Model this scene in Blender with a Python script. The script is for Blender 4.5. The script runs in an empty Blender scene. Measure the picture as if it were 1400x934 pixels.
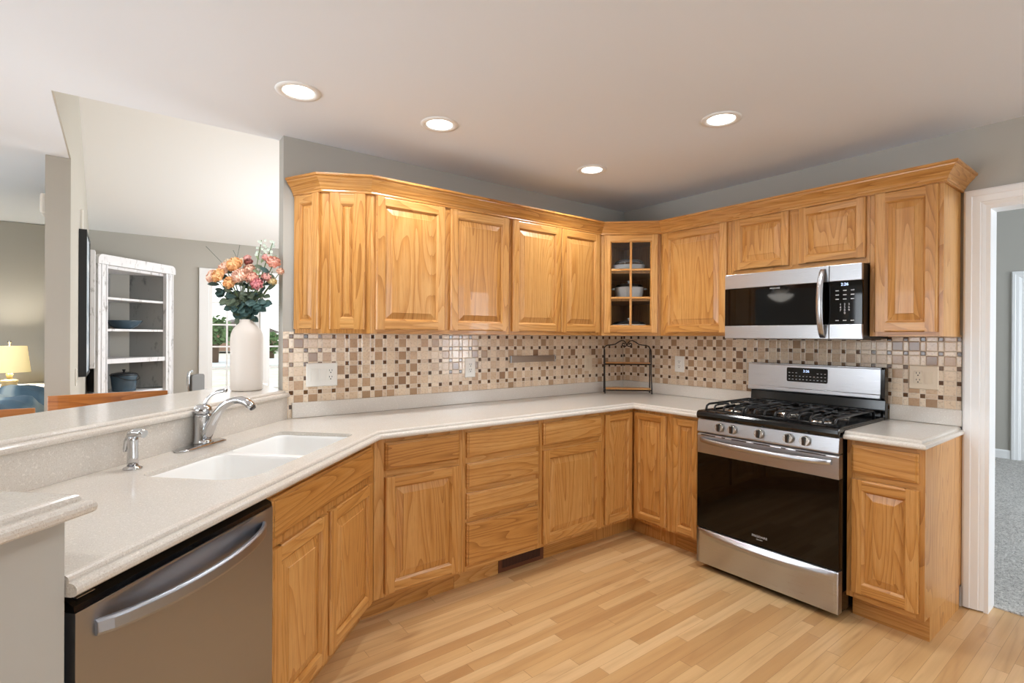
import bpy, bmesh, math, random
from mathutils import Vector, Matrix
from mathutils.geometry import tessellate_polygon
random.seed(7)
S = bpy.context.scene
COL = S.collection
R2 = 2 ** -.5
rad = math.radians

# ------------------------------------------------------------------ camera
F_PX, YAW, PITCH, ROLL, SHIFT = 708.923, .9185, -.0014, .0055, -5.69
cam = bpy.data.cameras.new('camera')
co = bpy.data.objects.new('camera', cam); COL.objects.link(co)
cam.sensor_width = 36; cam.lens = F_PX / 1400 * 36; cam.shift_y = SHIFT / 1400
cam.clip_start = .02; cam.clip_end = 300
fw = Vector((math.cos(YAW) * math.cos(PITCH), math.sin(YAW) * math.cos(PITCH), math.sin(PITCH)))
rt = Vector((math.sin(YAW), -math.cos(YAW), 0)); up = rt.cross(fw)
r_ = rt * math.cos(ROLL) + up * math.sin(ROLL); u_ = -rt * math.sin(ROLL) + up * math.cos(ROLL)
mw = Matrix((r_, u_, -fw)).transposed().to_4x4(); mw.translation = (-3.4353, -2.9354, 1.3599)
co.matrix_world = mw
S.camera = co

# ------------------------------------------------------------------ world, exposure, large lights
S.view_settings.view_transform = 'Standard'; S.view_settings.look = 'None'
S.view_settings.exposure = -0.12; S.view_settings.gamma = 1; S.view_settings.use_curve_mapping = False
S.cycles.use_denoising = True; S.cycles.max_bounces = 10; S.cycles.diffuse_bounces = 5
S.cycles.glossy_bounces = 5; S.cycles.transparent_max_bounces = 16; S.cycles.sample_clamp_indirect = 6
S.cycles.caustics_reflective = False; S.cycles.caustics_refractive = False
w = bpy.data.worlds.new('World'); S.world = w; w.use_nodes = True
wn, wl = w.node_tree.nodes, w.node_tree.links
bg = wn['Background']; bg.inputs[1].default_value = 2.0
tc = wn.new('ShaderNodeTexCoord'); sx = wn.new('ShaderNodeSeparateXYZ'); cr = wn.new('ShaderNodeValToRGB')
cr.color_ramp.elements[0].position = .0; cr.color_ramp.elements[0].color = (1, 1, 1, 1)
cr.color_ramp.elements[1].position = .5; cr.color_ramp.elements[1].color = (.86, .94, 1, 1)
wl.new(tc.outputs['Generated'], sx.inputs[0]); wl.new(sx.outputs[2], cr.inputs[0]); wl.new(cr.outputs[0], bg.inputs[0])

def area(name, loc, direction, sx_, sy_, power, color=(1, 1, 1)):
    l = bpy.data.lights.new(name, 'AREA'); l.shape = 'RECTANGLE'; l.size = sx_; l.size_y = sy_
    l.energy = power; l.color = color
    o = bpy.data.objects.new(name, l); COL.objects.link(o)
    o.rotation_euler = Vector(direction).to_track_quat('-Z', 'Y').to_euler(); o.location = loc
    return o
DAY = (.84, .92, 1.0)
area('daylight_patio_door', (-6.66, -.95, 1.08), (1, 0, 0), 2.5, 2.0, 125, DAY)
area('added_front_fill', (-2.0, -5.66, 1.45), (0, 1, 0), 2.6, 1.5, 62, DAY)  # added fill light, placed at an invented window behind the camera
area('daylight_dining_side', (.16, 2.0, 1.25), (-1, 0, 0), 2.6, 1.6, 120, (.96, .98, 1))
area('added_right_room_fill', (2.4, -5.66, 1.4), (0, 1, 0), 2.6, 1.6, 260, DAY)  # added fill for the carpeted room, at an invented window out of view
area('added_left_room_fill', (-5.5, 4.02, 1.4), (0, -1, 0), 1.4, 1.4, 90, DAY)  # added fill for the left room; its window is invented and unseen
for n_, p_, e_ in (('added_dining_fill', (-1.75, 2.45, 1.75), 40),):  # fill light added out of view; no fixture hangs here
    l_ = bpy.data.lights.new(n_, 'POINT'); l_.energy = e_; l_.shadow_soft_size = .12; l_.color = (.95, .97, 1)
    o_ = bpy.data.objects.new(n_, l_); COL.objects.link(o_); o_.location = p_
DOWNLIGHT_W = 10.0

# ------------------------------------------------------------------ materials
def lin(c):
    return tuple(((x / 255) / 12.92 if x / 255 <= .04045 else ((x / 255 + .055) / 1.055) ** 2.4) for x in c) + (1,)
def mat(name, rgb, rough=.5, metal=0, coat=0, spec=.5, emit=None, estr=0):
    m = bpy.data.materials.new(name); m.use_nodes = True
    b = m.node_tree.nodes['Principled BSDF']
    b.inputs['Base Color'].default_value = lin(rgb); b.inputs['Roughness'].default_value = rough
    b.inputs['Metallic'].default_value = metal; b.inputs['Coat Weight'].default_value = coat
    b.inputs['Specular IOR Level'].default_value = spec
    if emit:
        b.inputs['Emission Color'].default_value = lin(emit); b.inputs['Emission Strength'].default_value = estr
    return m
class NT:
    """small helper for node graphs"""
    def __init__(s, m): s.n = m.node_tree.nodes; s.l = m.node_tree.links; s.b = s.n['Principled BSDF']
    def new(s, t, **k):
        x = s.n.new('ShaderNode' + t)
        for a, v in k.items(): setattr(x, a, v)
        return x
    def link(s, a, b): s.l.new(a, b)
    def _in(s, sock, v):
        if hasattr(v, 'links'): s.l.new(v, sock)
        else: sock.default_value = v
    def math(s, op, a, b=0.0, c=0.0):
        x = s.new('Math', operation=op); s._in(x.inputs[0], a); s._in(x.inputs[1], b); s._in(x.inputs[2], c); return x.outputs[0]
    def vec(s, x, y, z=0.0):
        c = s.new('CombineXYZ'); s._in(c.inputs[0], x); s._in(c.inputs[1], y); s._in(c.inputs[2], z); return c.outputs[0]
    def noise(s, v, scale=1, detail=2, rough=.5, dist=0):
        x = s.new('TexNoise'); x.inputs['Scale'].default_value = scale; x.inputs['Detail'].default_value = detail
        x.inputs['Roughness'].default_value = rough; x.inputs['Distortion'].default_value = dist
        if v is not None: s.link(v, x.inputs['Vector'])
        return x.outputs['Fac']
    def white(s, v):
        x = s.new('TexWhiteNoise', noise_dimensions='3D'); s.link(v, x.inputs['Vector']); return x
    def scale(s, v, sc):
        x = s.new('VectorMath', operation='MULTIPLY'); s.link(v, x.inputs[0]); x.inputs[1].default_value = sc; return x.outputs[0]
    def ramp(s, f, stops, interp='LINEAR'):
        x = s.new('ValToRGB'); x.color_ramp.interpolation = interp; e = x.color_ramp.elements
        while len(e) < len(stops): e.new(.5)
        for i, (p, c) in enumerate(stops): e[i].position = p; e[i].color = lin(c) if max(c) > 1 else tuple(c) + (1,)
        s.link(f, x.inputs[0]); return x.outputs[0]
    def mix(s, f, a, b, blend='MIX'):
        x = s.new('Mix', data_type='RGBA', blend_type=blend); s._in(x.inputs['Factor'], f)
        for k, v in ((6, a), (7, b)):
            if hasattr(v, 'links'): s.l.new(v, x.inputs[k])
            else: x.inputs[k].default_value = lin(v)
        return x.outputs[2]
    def bump(s, h, strength=.3, dist=.002):
        x = s.new('Bump'); x.inputs['Strength'].default_value = strength; x.inputs['Distance'].default_value = dist
        s.link(h, x.inputs['Height']); s.link(x.outputs[0], s.b.inputs['Normal'])
    def color(s, c): s.link(c, s.b.inputs['Base Color'])
    def uv(s): return s.new('UVMap').outputs[0]
    def obj(s): return s.new('TexCoord').outputs['Object']

def oak_material(name, light, mid, dark, rough=.33, contrast=1.0):
    m = mat(name, mid, rough, coat=.15); t = NT(m); uv = t.uv()
    n1 = t.noise(t.scale(uv, (5.5, .50, 1)), 1, 1.2, .4, .15)
    rings = t.math('FRACT', t.math('MULTIPLY', n1, 24.0))
    tone = t.noise(t.scale(uv, (1.6, .25, 1)), 1, 1)
    pores = t.noise(t.scale(uv, (330, 9, 1)), 1, 2, .6)
    streak = t.noise(t.scale(uv, (70, 2.0, 1)), 1, 2, .6)
    f = t.math('ADD', t.math('MULTIPLY', t.math('POWER', rings, 3.0), .34 * contrast), t.math('MULTIPLY', streak, .62))
    f = t.math('ADD', f, t.math('MULTIPLY_ADD', tone, .7, -.33))
    c = t.ramp(f, [(.12, light), (.50, mid), (1.0, dark)])
    pf = t.ramp(pores, [(.36, (1, 1, 1)), (.46, (0, 0, 0))])
    c = t.mix(t.math('MULTIPLY', pf, .30 * contrast), c, dark)
    t.color(c); t.bump(pores, .08, .0006)
    return m
OAK = oak_material('honey_oak', (207, 157, 95), (189, 132, 66), (140, 86, 35), .33, 1.25)
CHERRY = oak_material('chair_wood', (196, 128, 62), (165, 98, 42), (110, 58, 24), .3)
def speckle(name, base, a, b, rough):
    m = mat(name, base, rough, coat=.1); t = NT(m); v = t.obj()
    n = t.noise(v, 420, 1, .5); n2 = t.noise(v, 150, 2, .6)
    c = t.mix(t.ramp(n, [(.56, (0, 0, 0)), (.66, (1, 1, 1))]), base, a)
    c = t.mix(t.ramp(n2, [(.58, (0, 0, 0)), (.68, (.8, .8, .8))]), c, b)
    c = t.mix(t.math('MULTIPLY', t.noise(v, 9, 2), .25), c, b)
    t.color(c); return m
COUNTER = speckle('solid_surface_counter', (207, 200, 190), (188, 176, 162), (226, 219, 209), .17)
def wall_mat(name, rgb):
    m = mat(name, rgb, .75, spec=.3); t = NT(m); t.bump(t.noise(t.obj(), 260, 2), .06, .001); return m
WALL = wall_mat('grey_wall_paint', (180, 177, 169))
WALL_LIVING = wall_mat('warm_grey_wall_paint', (190, 186, 176))
CEIL = mat('ceiling_white', (234, 239, 246), .85, spec=.2)
TRIM = mat('white_trim_paint', (240, 241, 241), .35)
def floor_mat():
    m = mat('oak_floor_strips', (210, 160, 105), .3, coat=.1); t = NT(m); v = t.obj()
    sp = t.new('SeparateXYZ'); t.link(v, sp.inputs[0]); X, Y = sp.outputs[0], sp.outputs[1]
    ry = t.math('DIVIDE', t.math('ADD', Y, 10.0), .0573); row = t.math('FLOOR', ry); fy = t.math('FRACT', ry)
    rr = t.white(t.vec(row, 3.3)).outputs['Value']
    lx = t.math('DIVIDE', t.math('ADD', t.math('ADD', X, 20.0), t.math('MULTIPLY', rr, 9.0)), t.math('MULTIPLY_ADD', rr, .35, .62))
    ix = t.math('FLOOR', lx); fx = t.math('FRACT', lx)
    wid = t.white(t.vec(row, ix, 1.0)); idv = wid.outputs['Value']
    off = t.new('VectorMath', operation='SCALE'); t.link(wid.outputs['Color'], off.inputs[0]); off.inputs['Scale'].default_value = 40
    add = t.new('VectorMath', operation='ADD'); t.link(v, add.inputs[0]); t.link(off.outputs[0], add.inputs[1]); p = add.outputs[0]
    n1 = t.noise(t.scale(p, (.8, 9, 1)), 1, 2, .5, .4); rings = t.math('PINGPONG', t.math('MULTIPLY', n1, 9.0), 1.0)
    streak = t.noise(t.scale(p, (3, 90, 1)), 1, 3, .6)
    knots = t.noise(t.scale(p, (2.2, 14, 1)), 1, 2, .5)
    base = t.ramp(idv, [(0, (226, 190, 141)), (.35, (218, 179, 127)), (.7, (208, 166, 113)), (1, (192, 148, 98))])
    g = t.math('ADD', t.math('MULTIPLY', t.math('POWER', rings, 2.0), .35), t.math('MULTIPLY', streak, .5))
    c = t.mix(t.math('MULTIPLY', g, .65), base, (150, 104, 62))
    c = t.mix(t.ramp(knots, [(.66, (0, 0, 0)), (.78, (.6, .6, .6))]), c, (140, 92, 50))
    e1 = t.math('LESS_THAN', fy, .022); e2 = t.math('LESS_THAN', t.math('MULTIPLY', fx, .8), .0022)
    seam = t.math('MAXIMUM', e1, e2)
    c = t.mix(t.math('MULTIPLY', seam, .55), c, (110, 70, 36)); t.color(c)
    return m
FLOOR = floor_mat()
def tile_mat(u0, v0, name):
    P, D = .0760, .0245
    m = mat(name, (200, 175, 150), .25); t = NT(m); uv = t.uv()
    sp = t.new('SeparateXYZ'); t.link(uv, sp.inputs[0])
    a = t.math('DIVIDE', t.math('SUBTRACT', sp.outputs[0], u0 - 40 * P), P); b = t.math('DIVIDE', t.math('SUBTRACT', sp.outputs[1], v0 - 40 * P), P)
    ia, ib = t.math('FLOOR', a), t.math('FLOOR', b)
    fa, fb = t.math('MULTIPLY', t.math('FRACT', a), P), t.math('MULTIPLY', t.math('FRACT', b), P)
    sa, sb = t.math('LESS_THAN', fa, D), t.math('LESS_THAN', fb, D)
    kind = t.math('ADD', sa, t.math('MULTIPLY', sb, 2.0))
    idw = t.white(t.vec(ia, ib, kind)); r = idw.outputs['Value']
    big = t.ramp(r, [(0, (226, 204, 176)), (.25, (206, 178, 148)), (.45, (186, 154, 122)), (.62, (214, 188, 158)), (.80, (168, 136, 104)), (.92, (146, 114, 86))], 'CONSTANT')
    lite = t.ramp(r, [(0, (232, 214, 190)), (.4, (222, 202, 176)), (.75, (212, 188, 162))], 'CONSTANT')
    dark = t.ramp(r, [(0, (92, 62, 38)), (.5, (108, 76, 46)), (.8, (76, 52, 34))], 'CONSTANT')
    both = t.math('MULTIPLY', sa, sb); any_ = t.math('MAXIMUM', sa, sb)
    c = t.mix(any_, big, lite)
    mott = t.noise(t.scale(uv, (1, 1, 1)), 90, 3, .6)
    c = t.mix(t.ramp(mott, [(.50, (0, 0, 0)), (.75, (.55, .55, .55))]), c, (150, 112, 84))
    c = t.mix(both, c, dark)
    def edge(f, s):
        lo = t.math('MINIMUM', t.math('ABSOLUTE', f), t.math('ABSOLUTE', t.math('SUBTRACT', f, D)))
        return t.math('MINIMUM', lo, t.math('SUBTRACT', P, f))
    d = t.math('MINIMUM', edge(fa, sa), edge(fb, sb))
    grout = t.math('LESS_THAN', d, .0013)
    c = t.mix(grout, c, (214, 200, 182)); t.color(c)
    t.link(t.math('MULTIPLY_ADD', grout, .5, t.math('MULTIPLY_ADD', both, -.07, .16)), t.b.inputs['Roughness'])
    h = t.new('MapRange'); h.inputs['From Max'].default_value = .004; t.link(d, h.inputs['Value']); t.bump(h.outputs[0], .5, .0015)
    return m
def steel_mat(name, rgb, rough, along):
    m = mat(name, rgb, rough, 1); t = NT(m); n = t.noise(t.scale(t.obj(), along), 1, 2, .6)
    t.link(t.math('MULTIPLY_ADD', n, .14, rough - .07), t.b.inputs['Roughness'])
    return m
STEEL = steel_mat('brushed_steel', (188, 190, 194), .30, (6, 6, 900))
STEEL_DW = steel_mat('brushed_steel_warm', (166, 170, 177), .36, (10, 10, 800))
STEEL_DARK = mat('dark_steel', (92, 90, 88), .3, 1)
CHROME = mat('polished_chrome', (205, 206, 208), .09, 1)
NICKEL = mat('satin_nickel', (200, 195, 188), .22, 1)
BLACK = mat('black_enamel', (10, 10, 11), .12, spec=.5)
BLACKGLASS = mat('black_glass', (6, 5, 5), .04, spec=.36)
BLACKMAT = mat('black_plastic', (16, 16, 17), .4)
IRON = mat('cast_iron', (24, 24, 25), .42)
WROUGHT = mat('wrought_iron', (38, 26, 20), .45, .3)
WHITE_SINK = mat('white_sink_surface', (244, 243, 240), .22)
PLATE_W = mat('white_plate_plastic', (236, 233, 225), .35)
PLATE_B = mat('beige_plate_plastic', (222, 205, 180), .35)
SLOT = mat('dark_slot', (30, 26, 24), .6)
MARK = mat('light_print', (200, 202, 205), .5)
LCD = mat('display_digits', (190, 215, 255), .5, emit=(200, 220, 255), estr=1.6)
LENS = mat('lit_lens', (255, 255, 250), .4, emit=(255, 250, 240), estr=9)
RINGM = mat('light_trim_white', (238, 238, 236), .5)
PORCELAIN = mat('white_porcelain', (240, 240, 238), .12, coat=.3)
VASE = mat('cream_vase_ceramic', (210, 200, 190), .5)
HUTCH_BACK = None
def glass_mat(name, tint=(1, 1, 1, 1), gloss=1.0):
    m = bpy.data.materials.new(name); m.use_nodes = True; n, l = m.node_tree.nodes, m.node_tree.links
    n.remove(n['Principled BSDF']); out = n['Material Output']
    tr = n.new('ShaderNodeBsdfTransparent'); tr.inputs[0].default_value = tint
    gl = n.new('ShaderNodeBsdfGlossy'); gl.inputs['Roughness'].default_value = .02
    fr = n.new('ShaderNodeFresnel'); fr.inputs[0].default_value = 1.45
    mx = n.new('ShaderNodeMixShader')
    l.new(fr.outputs[0], mx.inputs[0]); l.new(tr.outputs[0], mx.inputs[1]); l.new(gl.outputs[0], mx.inputs[2]); l.new(mx.outputs[0], out.inputs[0])
    return m
GLASS = glass_mat('clear_pane')
CLEARLID = glass_mat('lid_glass', (.94, .94, .93, 1))

# ------------------------------------------------------------------ mesh building
class Fr:
    """local frame: a = left to right seen from the front, d = out from the wall, z = up"""
    def __init__(s, o, ax):
        s.o = Vector((o[0], o[1], 0)); s.ax = Vector((ax[0], ax[1], 0)).normalized(); s.out = Vector((s.ax.y, -s.ax.x, 0))
    def p(s, a, d, z): return s.o + s.ax * a + s.out * d + Vector((0, 0, z))
Zv = Vector((0, 0, 1))
WORLD = Fr((0, 0), (1, 0))            # d = -y
class MB:
    def __init__(s): s.v = []; s.f = []; s.uv = []; s.sm = []; s.g = Zv; s.off = (0, 0); s.smooth = False
    def grain(s, g): s.g = Vector(g).normalized(); s.off = (random.uniform(0, 60), random.uniform(0, 60)); return s
    def poly(s, idx, flip=False):
        if flip: idx = idx[::-1]
        P = [s.v[i] for i in idx]; n = Vector((0, 0, 0))
        for i in range(len(P)): n += (P[i] - P[0]).cross(P[(i + 1) % len(P)] - P[0])
        if n.length < 1e-14: n = Vector((0, 0, 1))
        n.normalize(); g = s.g
        if abs(n.dot(g)) > .9: g = Vector((g.z, g.x, g.y)) if abs(g.z) < .9 else Vector((1, 0, 0))
        t = n.cross(g); t = t.normalized() if t.length > 1e-6 else Vector((1, 0, 0))
        s.f.append(list(idx)); s.sm.append(s.smooth); s.uv += [(p.dot(t) + s.off[0], p.dot(g) + s.off[1]) for p in P]
    def loops(s, Ls, cap0=True, cap1=True, closed=True):
        ids = []
        for L in Ls:
            b = len(s.v); s.v += [Vector(p) for p in L]; ids.append(list(range(b, b + len(L))))
        n = len(ids[0])
        for A, B in zip(ids, ids[1:]):
            for i in range(n if closed else n - 1):
                j = (i + 1) % n; s.poly([A[i], A[j], B[j], B[i]])
        sm = s.smooth; s.smooth = False
        if cap0: s.poly(ids[0][::-1])
        if cap1: s.poly(ids[-1])
        s.smooth = sm
        return s
    def box(s, fr, a0, a1, d0, d1, z0, z1, g='z'):
        s.grain(Zv if g == 'z' else (fr.ax if g == 'a' else fr.out))
        return s.loops([[fr.p(a0, d1, z), fr.p(a1, d1, z), fr.p(a1, d0, z), fr.p(a0, d0, z)] for z in (z0, z1)])
    def prism_z(s, pts, z0, z1):
        s.g = Zv
        return s.loops([[(p[0], p[1], z) for p in pts] for z in (z0, z1)])
    def ext(s, fr, sec, axis, t0, t1):
        """extrude a section along z (sec in a,d) or along a (sec in d,z)"""
        if axis == 'z':
            s.grain(Zv); return s.loops([[fr.p(a, d, t) for a, d in sec] for t in (t0, t1)])
        s.grain(fr.ax); return s.loops([[fr.p(t, d, z) for d, z in sec] for t in (t0, t1)])
    def tube(s, pts, r, seg=8, flat=None, cap=True):
        s.smooth = True; pts = [Vector(p) for p in pts]; n = len(pts); Ls = []; prev = None
        for i, p in enumerate(pts):
            t = (pts[min(i + 1, n - 1)] - pts[max(i - 1, 0)]).normalized()
            a = prev if prev else (Zv if abs(t.z) < .9 else Vector((1, 0, 0)))
            u = (a - t * a.dot(t)).normalized(); prev = u; q = t.cross(u)
            rr = r[i] if isinstance(r, (list, tuple)) else r
            ru, rq = (rr, rr) if flat is None else (rr * flat[0], rr * flat[1])
            Ls.append([p + u * (ru * math.cos(k * 2 * math.pi / seg)) + q * (rq * math.sin(k * 2 * math.pi / seg)) for k in range(seg)])
        s.loops(Ls, cap, cap); s.smooth = False; return s
    def lathe(s, c, prof, seg=24, axis=Zv, cap0=True, cap1=True, squash=(1, 1), ux=None):
        s.smooth = True; c = Vector(c); axis = Vector(axis).normalized()
        u = Vector(ux).normalized() if ux is not None else (Vector((1, 0, 0)) if abs(axis.x) < .9 else Vector((0, 1, 0)))
        u = (u - axis * u.dot(axis)).normalized(); q = axis.cross(u)
        s.loops([[c + axis * h + u * (r * squash[0] * math.cos(k * 2 * math.pi / seg)) + q * (r * squash[1] * math.sin(k * 2 * math.pi / seg)) for k in range(seg)] for r, h in prof], cap0, cap1)
        s.smooth = False; return s
    def cap_holes(s, outer, holes, z, down=False):
        polys = [[Vector((p[0], p[1], z)) for p in L] for L in [outer] + holes]
        flat = [p for L in polys for p in L]; b = len(s.v); s.v += flat
        for tri in tessellate_polygon(polys):
            i, j, k = tri; nz = (flat[j] - flat[i]).cross(flat[k] - flat[i]).z
            s.poly([b + i, b + j, b + k], flip=(nz < 0) != down)
        return s
    def build(s, name, m, parent=None, bevel=0, weld=False):
        me = bpy.data.meshes.new(name); me.from_pydata([tuple(p) for p in s.v], [], s.f)
        ul = me.uv_layers.new(name='UVMap'); ul.data.foreach_set('uv', [c for p in s.uv for c in p])
        me.polygons.foreach_set('use_smooth', s.sm)
        for mm in (m if isinstance(m, (list, tuple)) else [m]): me.materials.append(mm)
        bm = bmesh.new(); bm.from_mesh(me); bmesh.ops.recalc_face_normals(bm, faces=bm.faces); bm.to_mesh(me); bm.free()
        o = bpy.data.objects.new(name, me); COL.objects.link(o)
        if parent: put_under(o, parent)
        if bevel:
            b = o.modifiers.new('bevel', 'BEVEL'); b.width = bevel; b.segments = 2; b.limit_method = 'ANGLE'; b.angle_limit = rad(40)
        return o
LOC = {}
def put_under(o, parent):
    o.parent = parent
    o.matrix_parent_inverse = LOC.get(parent.name, Matrix.Identity(4)).inverted()
def thing(name, label, cat, loc, group=None):
    o = bpy.data.objects.new(name, None); COL.objects.link(o); o.location = loc; o.empty_display_size = .1
    LOC[o.name] = Matrix.Translation(loc); o['label'] = label; o['category'] = cat
    if group: o['group'] = group
    return o
def tag(o, label, cat, group=None, kind=None):
    if label: o['label'] = label
    if cat: o['category'] = cat
    if group: o['group'] = group
    if kind: o['kind'] = kind
    return o
def struct(o): o['kind'] = 'structure'; return o
def copy_tree(root, loc, label, group=None, rotz=0):
    r = root.copy(); COL.objects.link(r); r.location = loc; r.rotation_euler = (0, 0, rotz); r['label'] = label
    if group: r['group'] = group
    for ch in root.children:
        c = ch.copy(); COL.objects.link(c); c.parent = r; c.matrix_parent_inverse = ch.matrix_parent_inverse.copy()
        for g in ch.children:
            d = g.copy(); COL.objects.link(d); d.parent = c; d.matrix_parent_inverse = g.matrix_parent_inverse.copy()
    return r
def offset_path(pts, offs, closed=True):
    """2D polygon, each edge i (pts[i]->pts[i+1]) pushed to its right by offs[i]"""
    n = len(pts); out = []
    def line(i):
        p = Vector(pts[i]); q = Vector(pts[(i + 1) % n]); t = (q - p).normalized(); nn = Vector((t.y, -t.x)); return p + nn * offs[i], t, nn
    for i in range(n):
        if not closed and i in (0, n - 1):
            k = 0 if i == 0 else n - 2; p, t, nn = line(k); q = Vector(pts[i]) + nn * offs[k]; out.append((q.x, q.y)); continue
        p1, t1, _ = line((i - 1) % n); p2, t2, _ = line(i)
        den = t1.x * t2.y - t1.y * t2.x
        if abs(den) < 1e-7: out.append((p2.x, p2.y)); continue
        k = ((p2.x - p1.x) * t2.y - (p2.y - p1.y) * t2.x) / den; q = p1 + t1 * k; out.append((q.x, q.y))
    return out
def rrect(a0, a1, b0, b1, r, n=6, rs=None):
    rs = rs or (r, r, r, r); out = []
    for (ca, cb, t0, rr) in ((a1, b1, 0, rs[0]), (a0, b1, 90, rs[1]), (a0, b0, 180, rs[2]), (a1, b0, 270, rs[3])):
        xa = ca - rr if ca == a1 else ca + rr; xb = cb - rr if cb == b1 else cb + rr
        for k in range(n + 1):
            t = rad(t0 + 90 * k / n); out.append((xa + rr * math.cos(t), xb + rr * math.sin(t)))
    return out
def text(name, body, size, fr, a, d, z, m, parent, align='CENTER'):
    c = bpy.data.curves.new(name, 'FONT'); c.body = body; c.size = size; c.align_x = align; c.align_y = 'CENTER'; c.extrude = .0002
    c.materials.append(m); tmp = bpy.data.objects.new('tmp', c)
    me = bpy.data.meshes.new_from_object(tmp); bpy.data.objects.remove(tmp); me.name = name
    o = bpy.data.objects.new(name, me); COL.objects.link(o)
    M = Matrix((fr.ax, Zv, fr.out)).transposed().to_4x4(); M.translation = fr.p(a, d, z); o.matrix_basis = M
    o.parent = parent; o.matrix_parent_inverse = LOC.get(parent.name, Matrix.Identity(4)).inverted()
    return o

FA = Fr((0, 0), (1, 0))               # back wall, seen from the kitchen
FB = Fr((0, 0), (0, -1))              # right wall: a = -y
CK = (-2.471, -.61)                   # face corner between back run and sink run
FS = Fr(CK, (R2, R2))                 # sink run: a = -s
def SD(s, n): p = FS.p(-s, n, 0); return (p.x, p.y)
CEIL_Z = 2.424
FAR_Y = 3.84

# ------------------------------------------------------------------ setting
def slab(name, pts, z0, z1, m): return struct(MB().prism_z(pts, z0, z1).build(name, m))
def wbox(name, x0, x1, y0, y1, z0, z1, m, parent=None):
    return MB().box(WORLD, x0, x1, -y1, -y0, z0, z1).build(name, m, parent)
slab('floor', [(-6.6, -5.6), (.107, -5.6), (.107, FAR_Y + .1), (-6.6, FAR_Y + .1)], -.1, 0, FLOOR)
CARPET = mat('grey_carpet', (170, 168, 165), .95, spec=.1)
t = NT(CARPET); nv = t.noise(t.obj(), 75, 3, .7); nf = t.noise(t.obj(), 260, 2, .6)
t.color(t.ramp(t.math('ADD', t.math('MULTIPLY', nv, .6), t.math('MULTIPLY', nf, .4)), [(.36, (138, 135, 131)), (.47, (200, 197, 192)), (.6, (240, 237, 232))])); t.bump(nv, 1.0, .02)
slab('floor_carpet', [(.108, -5.6), (4.7, -5.6), (4.7, .1), (.108, .1)], -.1, .006, CARPET)
# ceilings: flat over kitchen and left room, raised over the dining room
slab('ceiling_right_room', [(.121, -5.6), (4.7, -5.6), (4.7, .1), (.121, .1)], 3.3, 3.32, CEIL)
slab('ceiling', [(-6.6, -5.6), (.0005, -5.6), (.0005, .09), (-3.664, .09), (-3.664, FAR_Y + .1), (-6.6, FAR_Y + .1)], CEIL_Z, CEIL_Z + .02, CEIL)
RIDGE = (1.95, 3.10)
mb = MB(); a, b = -3.66, .1
mb.loops([[(x, .089, 2.446), (x, RIDGE[0], RIDGE[1]), (x, FAR_Y + .1, 2.385), (x, FAR_Y + .1, 2.47), (x, RIDGE[0], RIDGE[1] + .09), (x, .089, 2.54)] for x in (a, b)])
struct(mb.build('ceiling_vault', mat('vault_white', (238, 238, 236), .85, spec=.2)))
mb = MB(); mb.loops([[(x, .089, 2.4238), (x, FAR_Y + .1, 2.4238), (x, FAR_Y + .1, 3.3), (x, .088, 3.3)] for x in (-3.6635, -3.656)])
struct(mb.build('wall_gable', WALL_LIVING))
# back wall with its mosaic
wb = struct(wbox('wall_back', -2.73, .12, .0, .088, 0, CEIL_Z - .001, WALL))
T_A = tile_mat(-2.6876 - .0122, 1.3547 - .0122, 'mosaic_tile_back'); T_B = tile_mat(1.9905 - .0122, 1.3576 - .0122, 'mosaic_tile_right')
def tile_panel(fr, a0, a1, z0, z1, m, parent):
    mb = MB(); mb.g = Zv; mb.loops([[fr.p(a0, .006, z), fr.p(a1, .006, z), fr.p(a1, .0, z), fr.p(a0, .0, z)] for z in (z0, z1)])
    o = mb.build('tile_backsplash', m, parent)
    me = o.data; ul = me.uv_layers[0].data
    for lp in me.loops:
        p = me.vertices[lp.vertex_index].co - fr.o; ul[lp.index].uv = (p.dot(fr.ax), p.z)
    return o
tile_panel(FA, -2.729, -.007, .90, 1.38, T_A, wb)
# right wall with the doorway
DY0, DY1, DH = -2.315, -3.25, 2.025
wr = struct(wbox('wall_right', .001, .1205, DY0, -.001, 0, 3.3, WALL))
wbox('wall_over_doorway', .001, .12, DY1, DY0, DH, 3.3, WALL, wr)
wbox('wall_past_doorway', .001, .12, -5.6, DY1, 0, 3.3, WALL, wr)
tile_panel(FB, .007, 2.225, .90, 1.38, T_B, wr)
mb = MB()
def casing(fr, a_in, a_out, z_top):   # moulded door casing swept round the opening with mitred corners
    prof = [(0, .0006), (0, .006), (.012, .012), (.016, .012), (.020, .016), (.048, .019), (.052, .022), (.074, .022), (.082, .018), (.083, .0006)]
    mb.loops([[fr.p(a_in - w_, d, .007) for w_, d in prof], [fr.p(a_in - w_, d, z_top + w_) for w_, d in prof], [fr.p(a_out + w_, d, z_top + w_) for w_, d in prof], [fr.p(a_out + w_, d, .007) for w_, d in prof]])
casing(Fr((.0, 0), (0, -1)), -DY0, -DY1, DH)
dcas = struct(mb.build('door_1', TRIM))
mb = MB()
mb.box(WORLD, -.004, .124, -DY0, -DY0 + .018, 0, DH - .0185).box(WORLD, -.004, .124, -DY1 - .018, -DY1, 0, DH - .0185).box(WORLD, -.004, .124, -DY0, -DY1, DH - .018, DH)
mb.build('jamb', TRIM, dcas)
struct(wbox('baseboard_right', -.014, -.0005, -2.2335, -2.225, 0, .1, TRIM))
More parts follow.
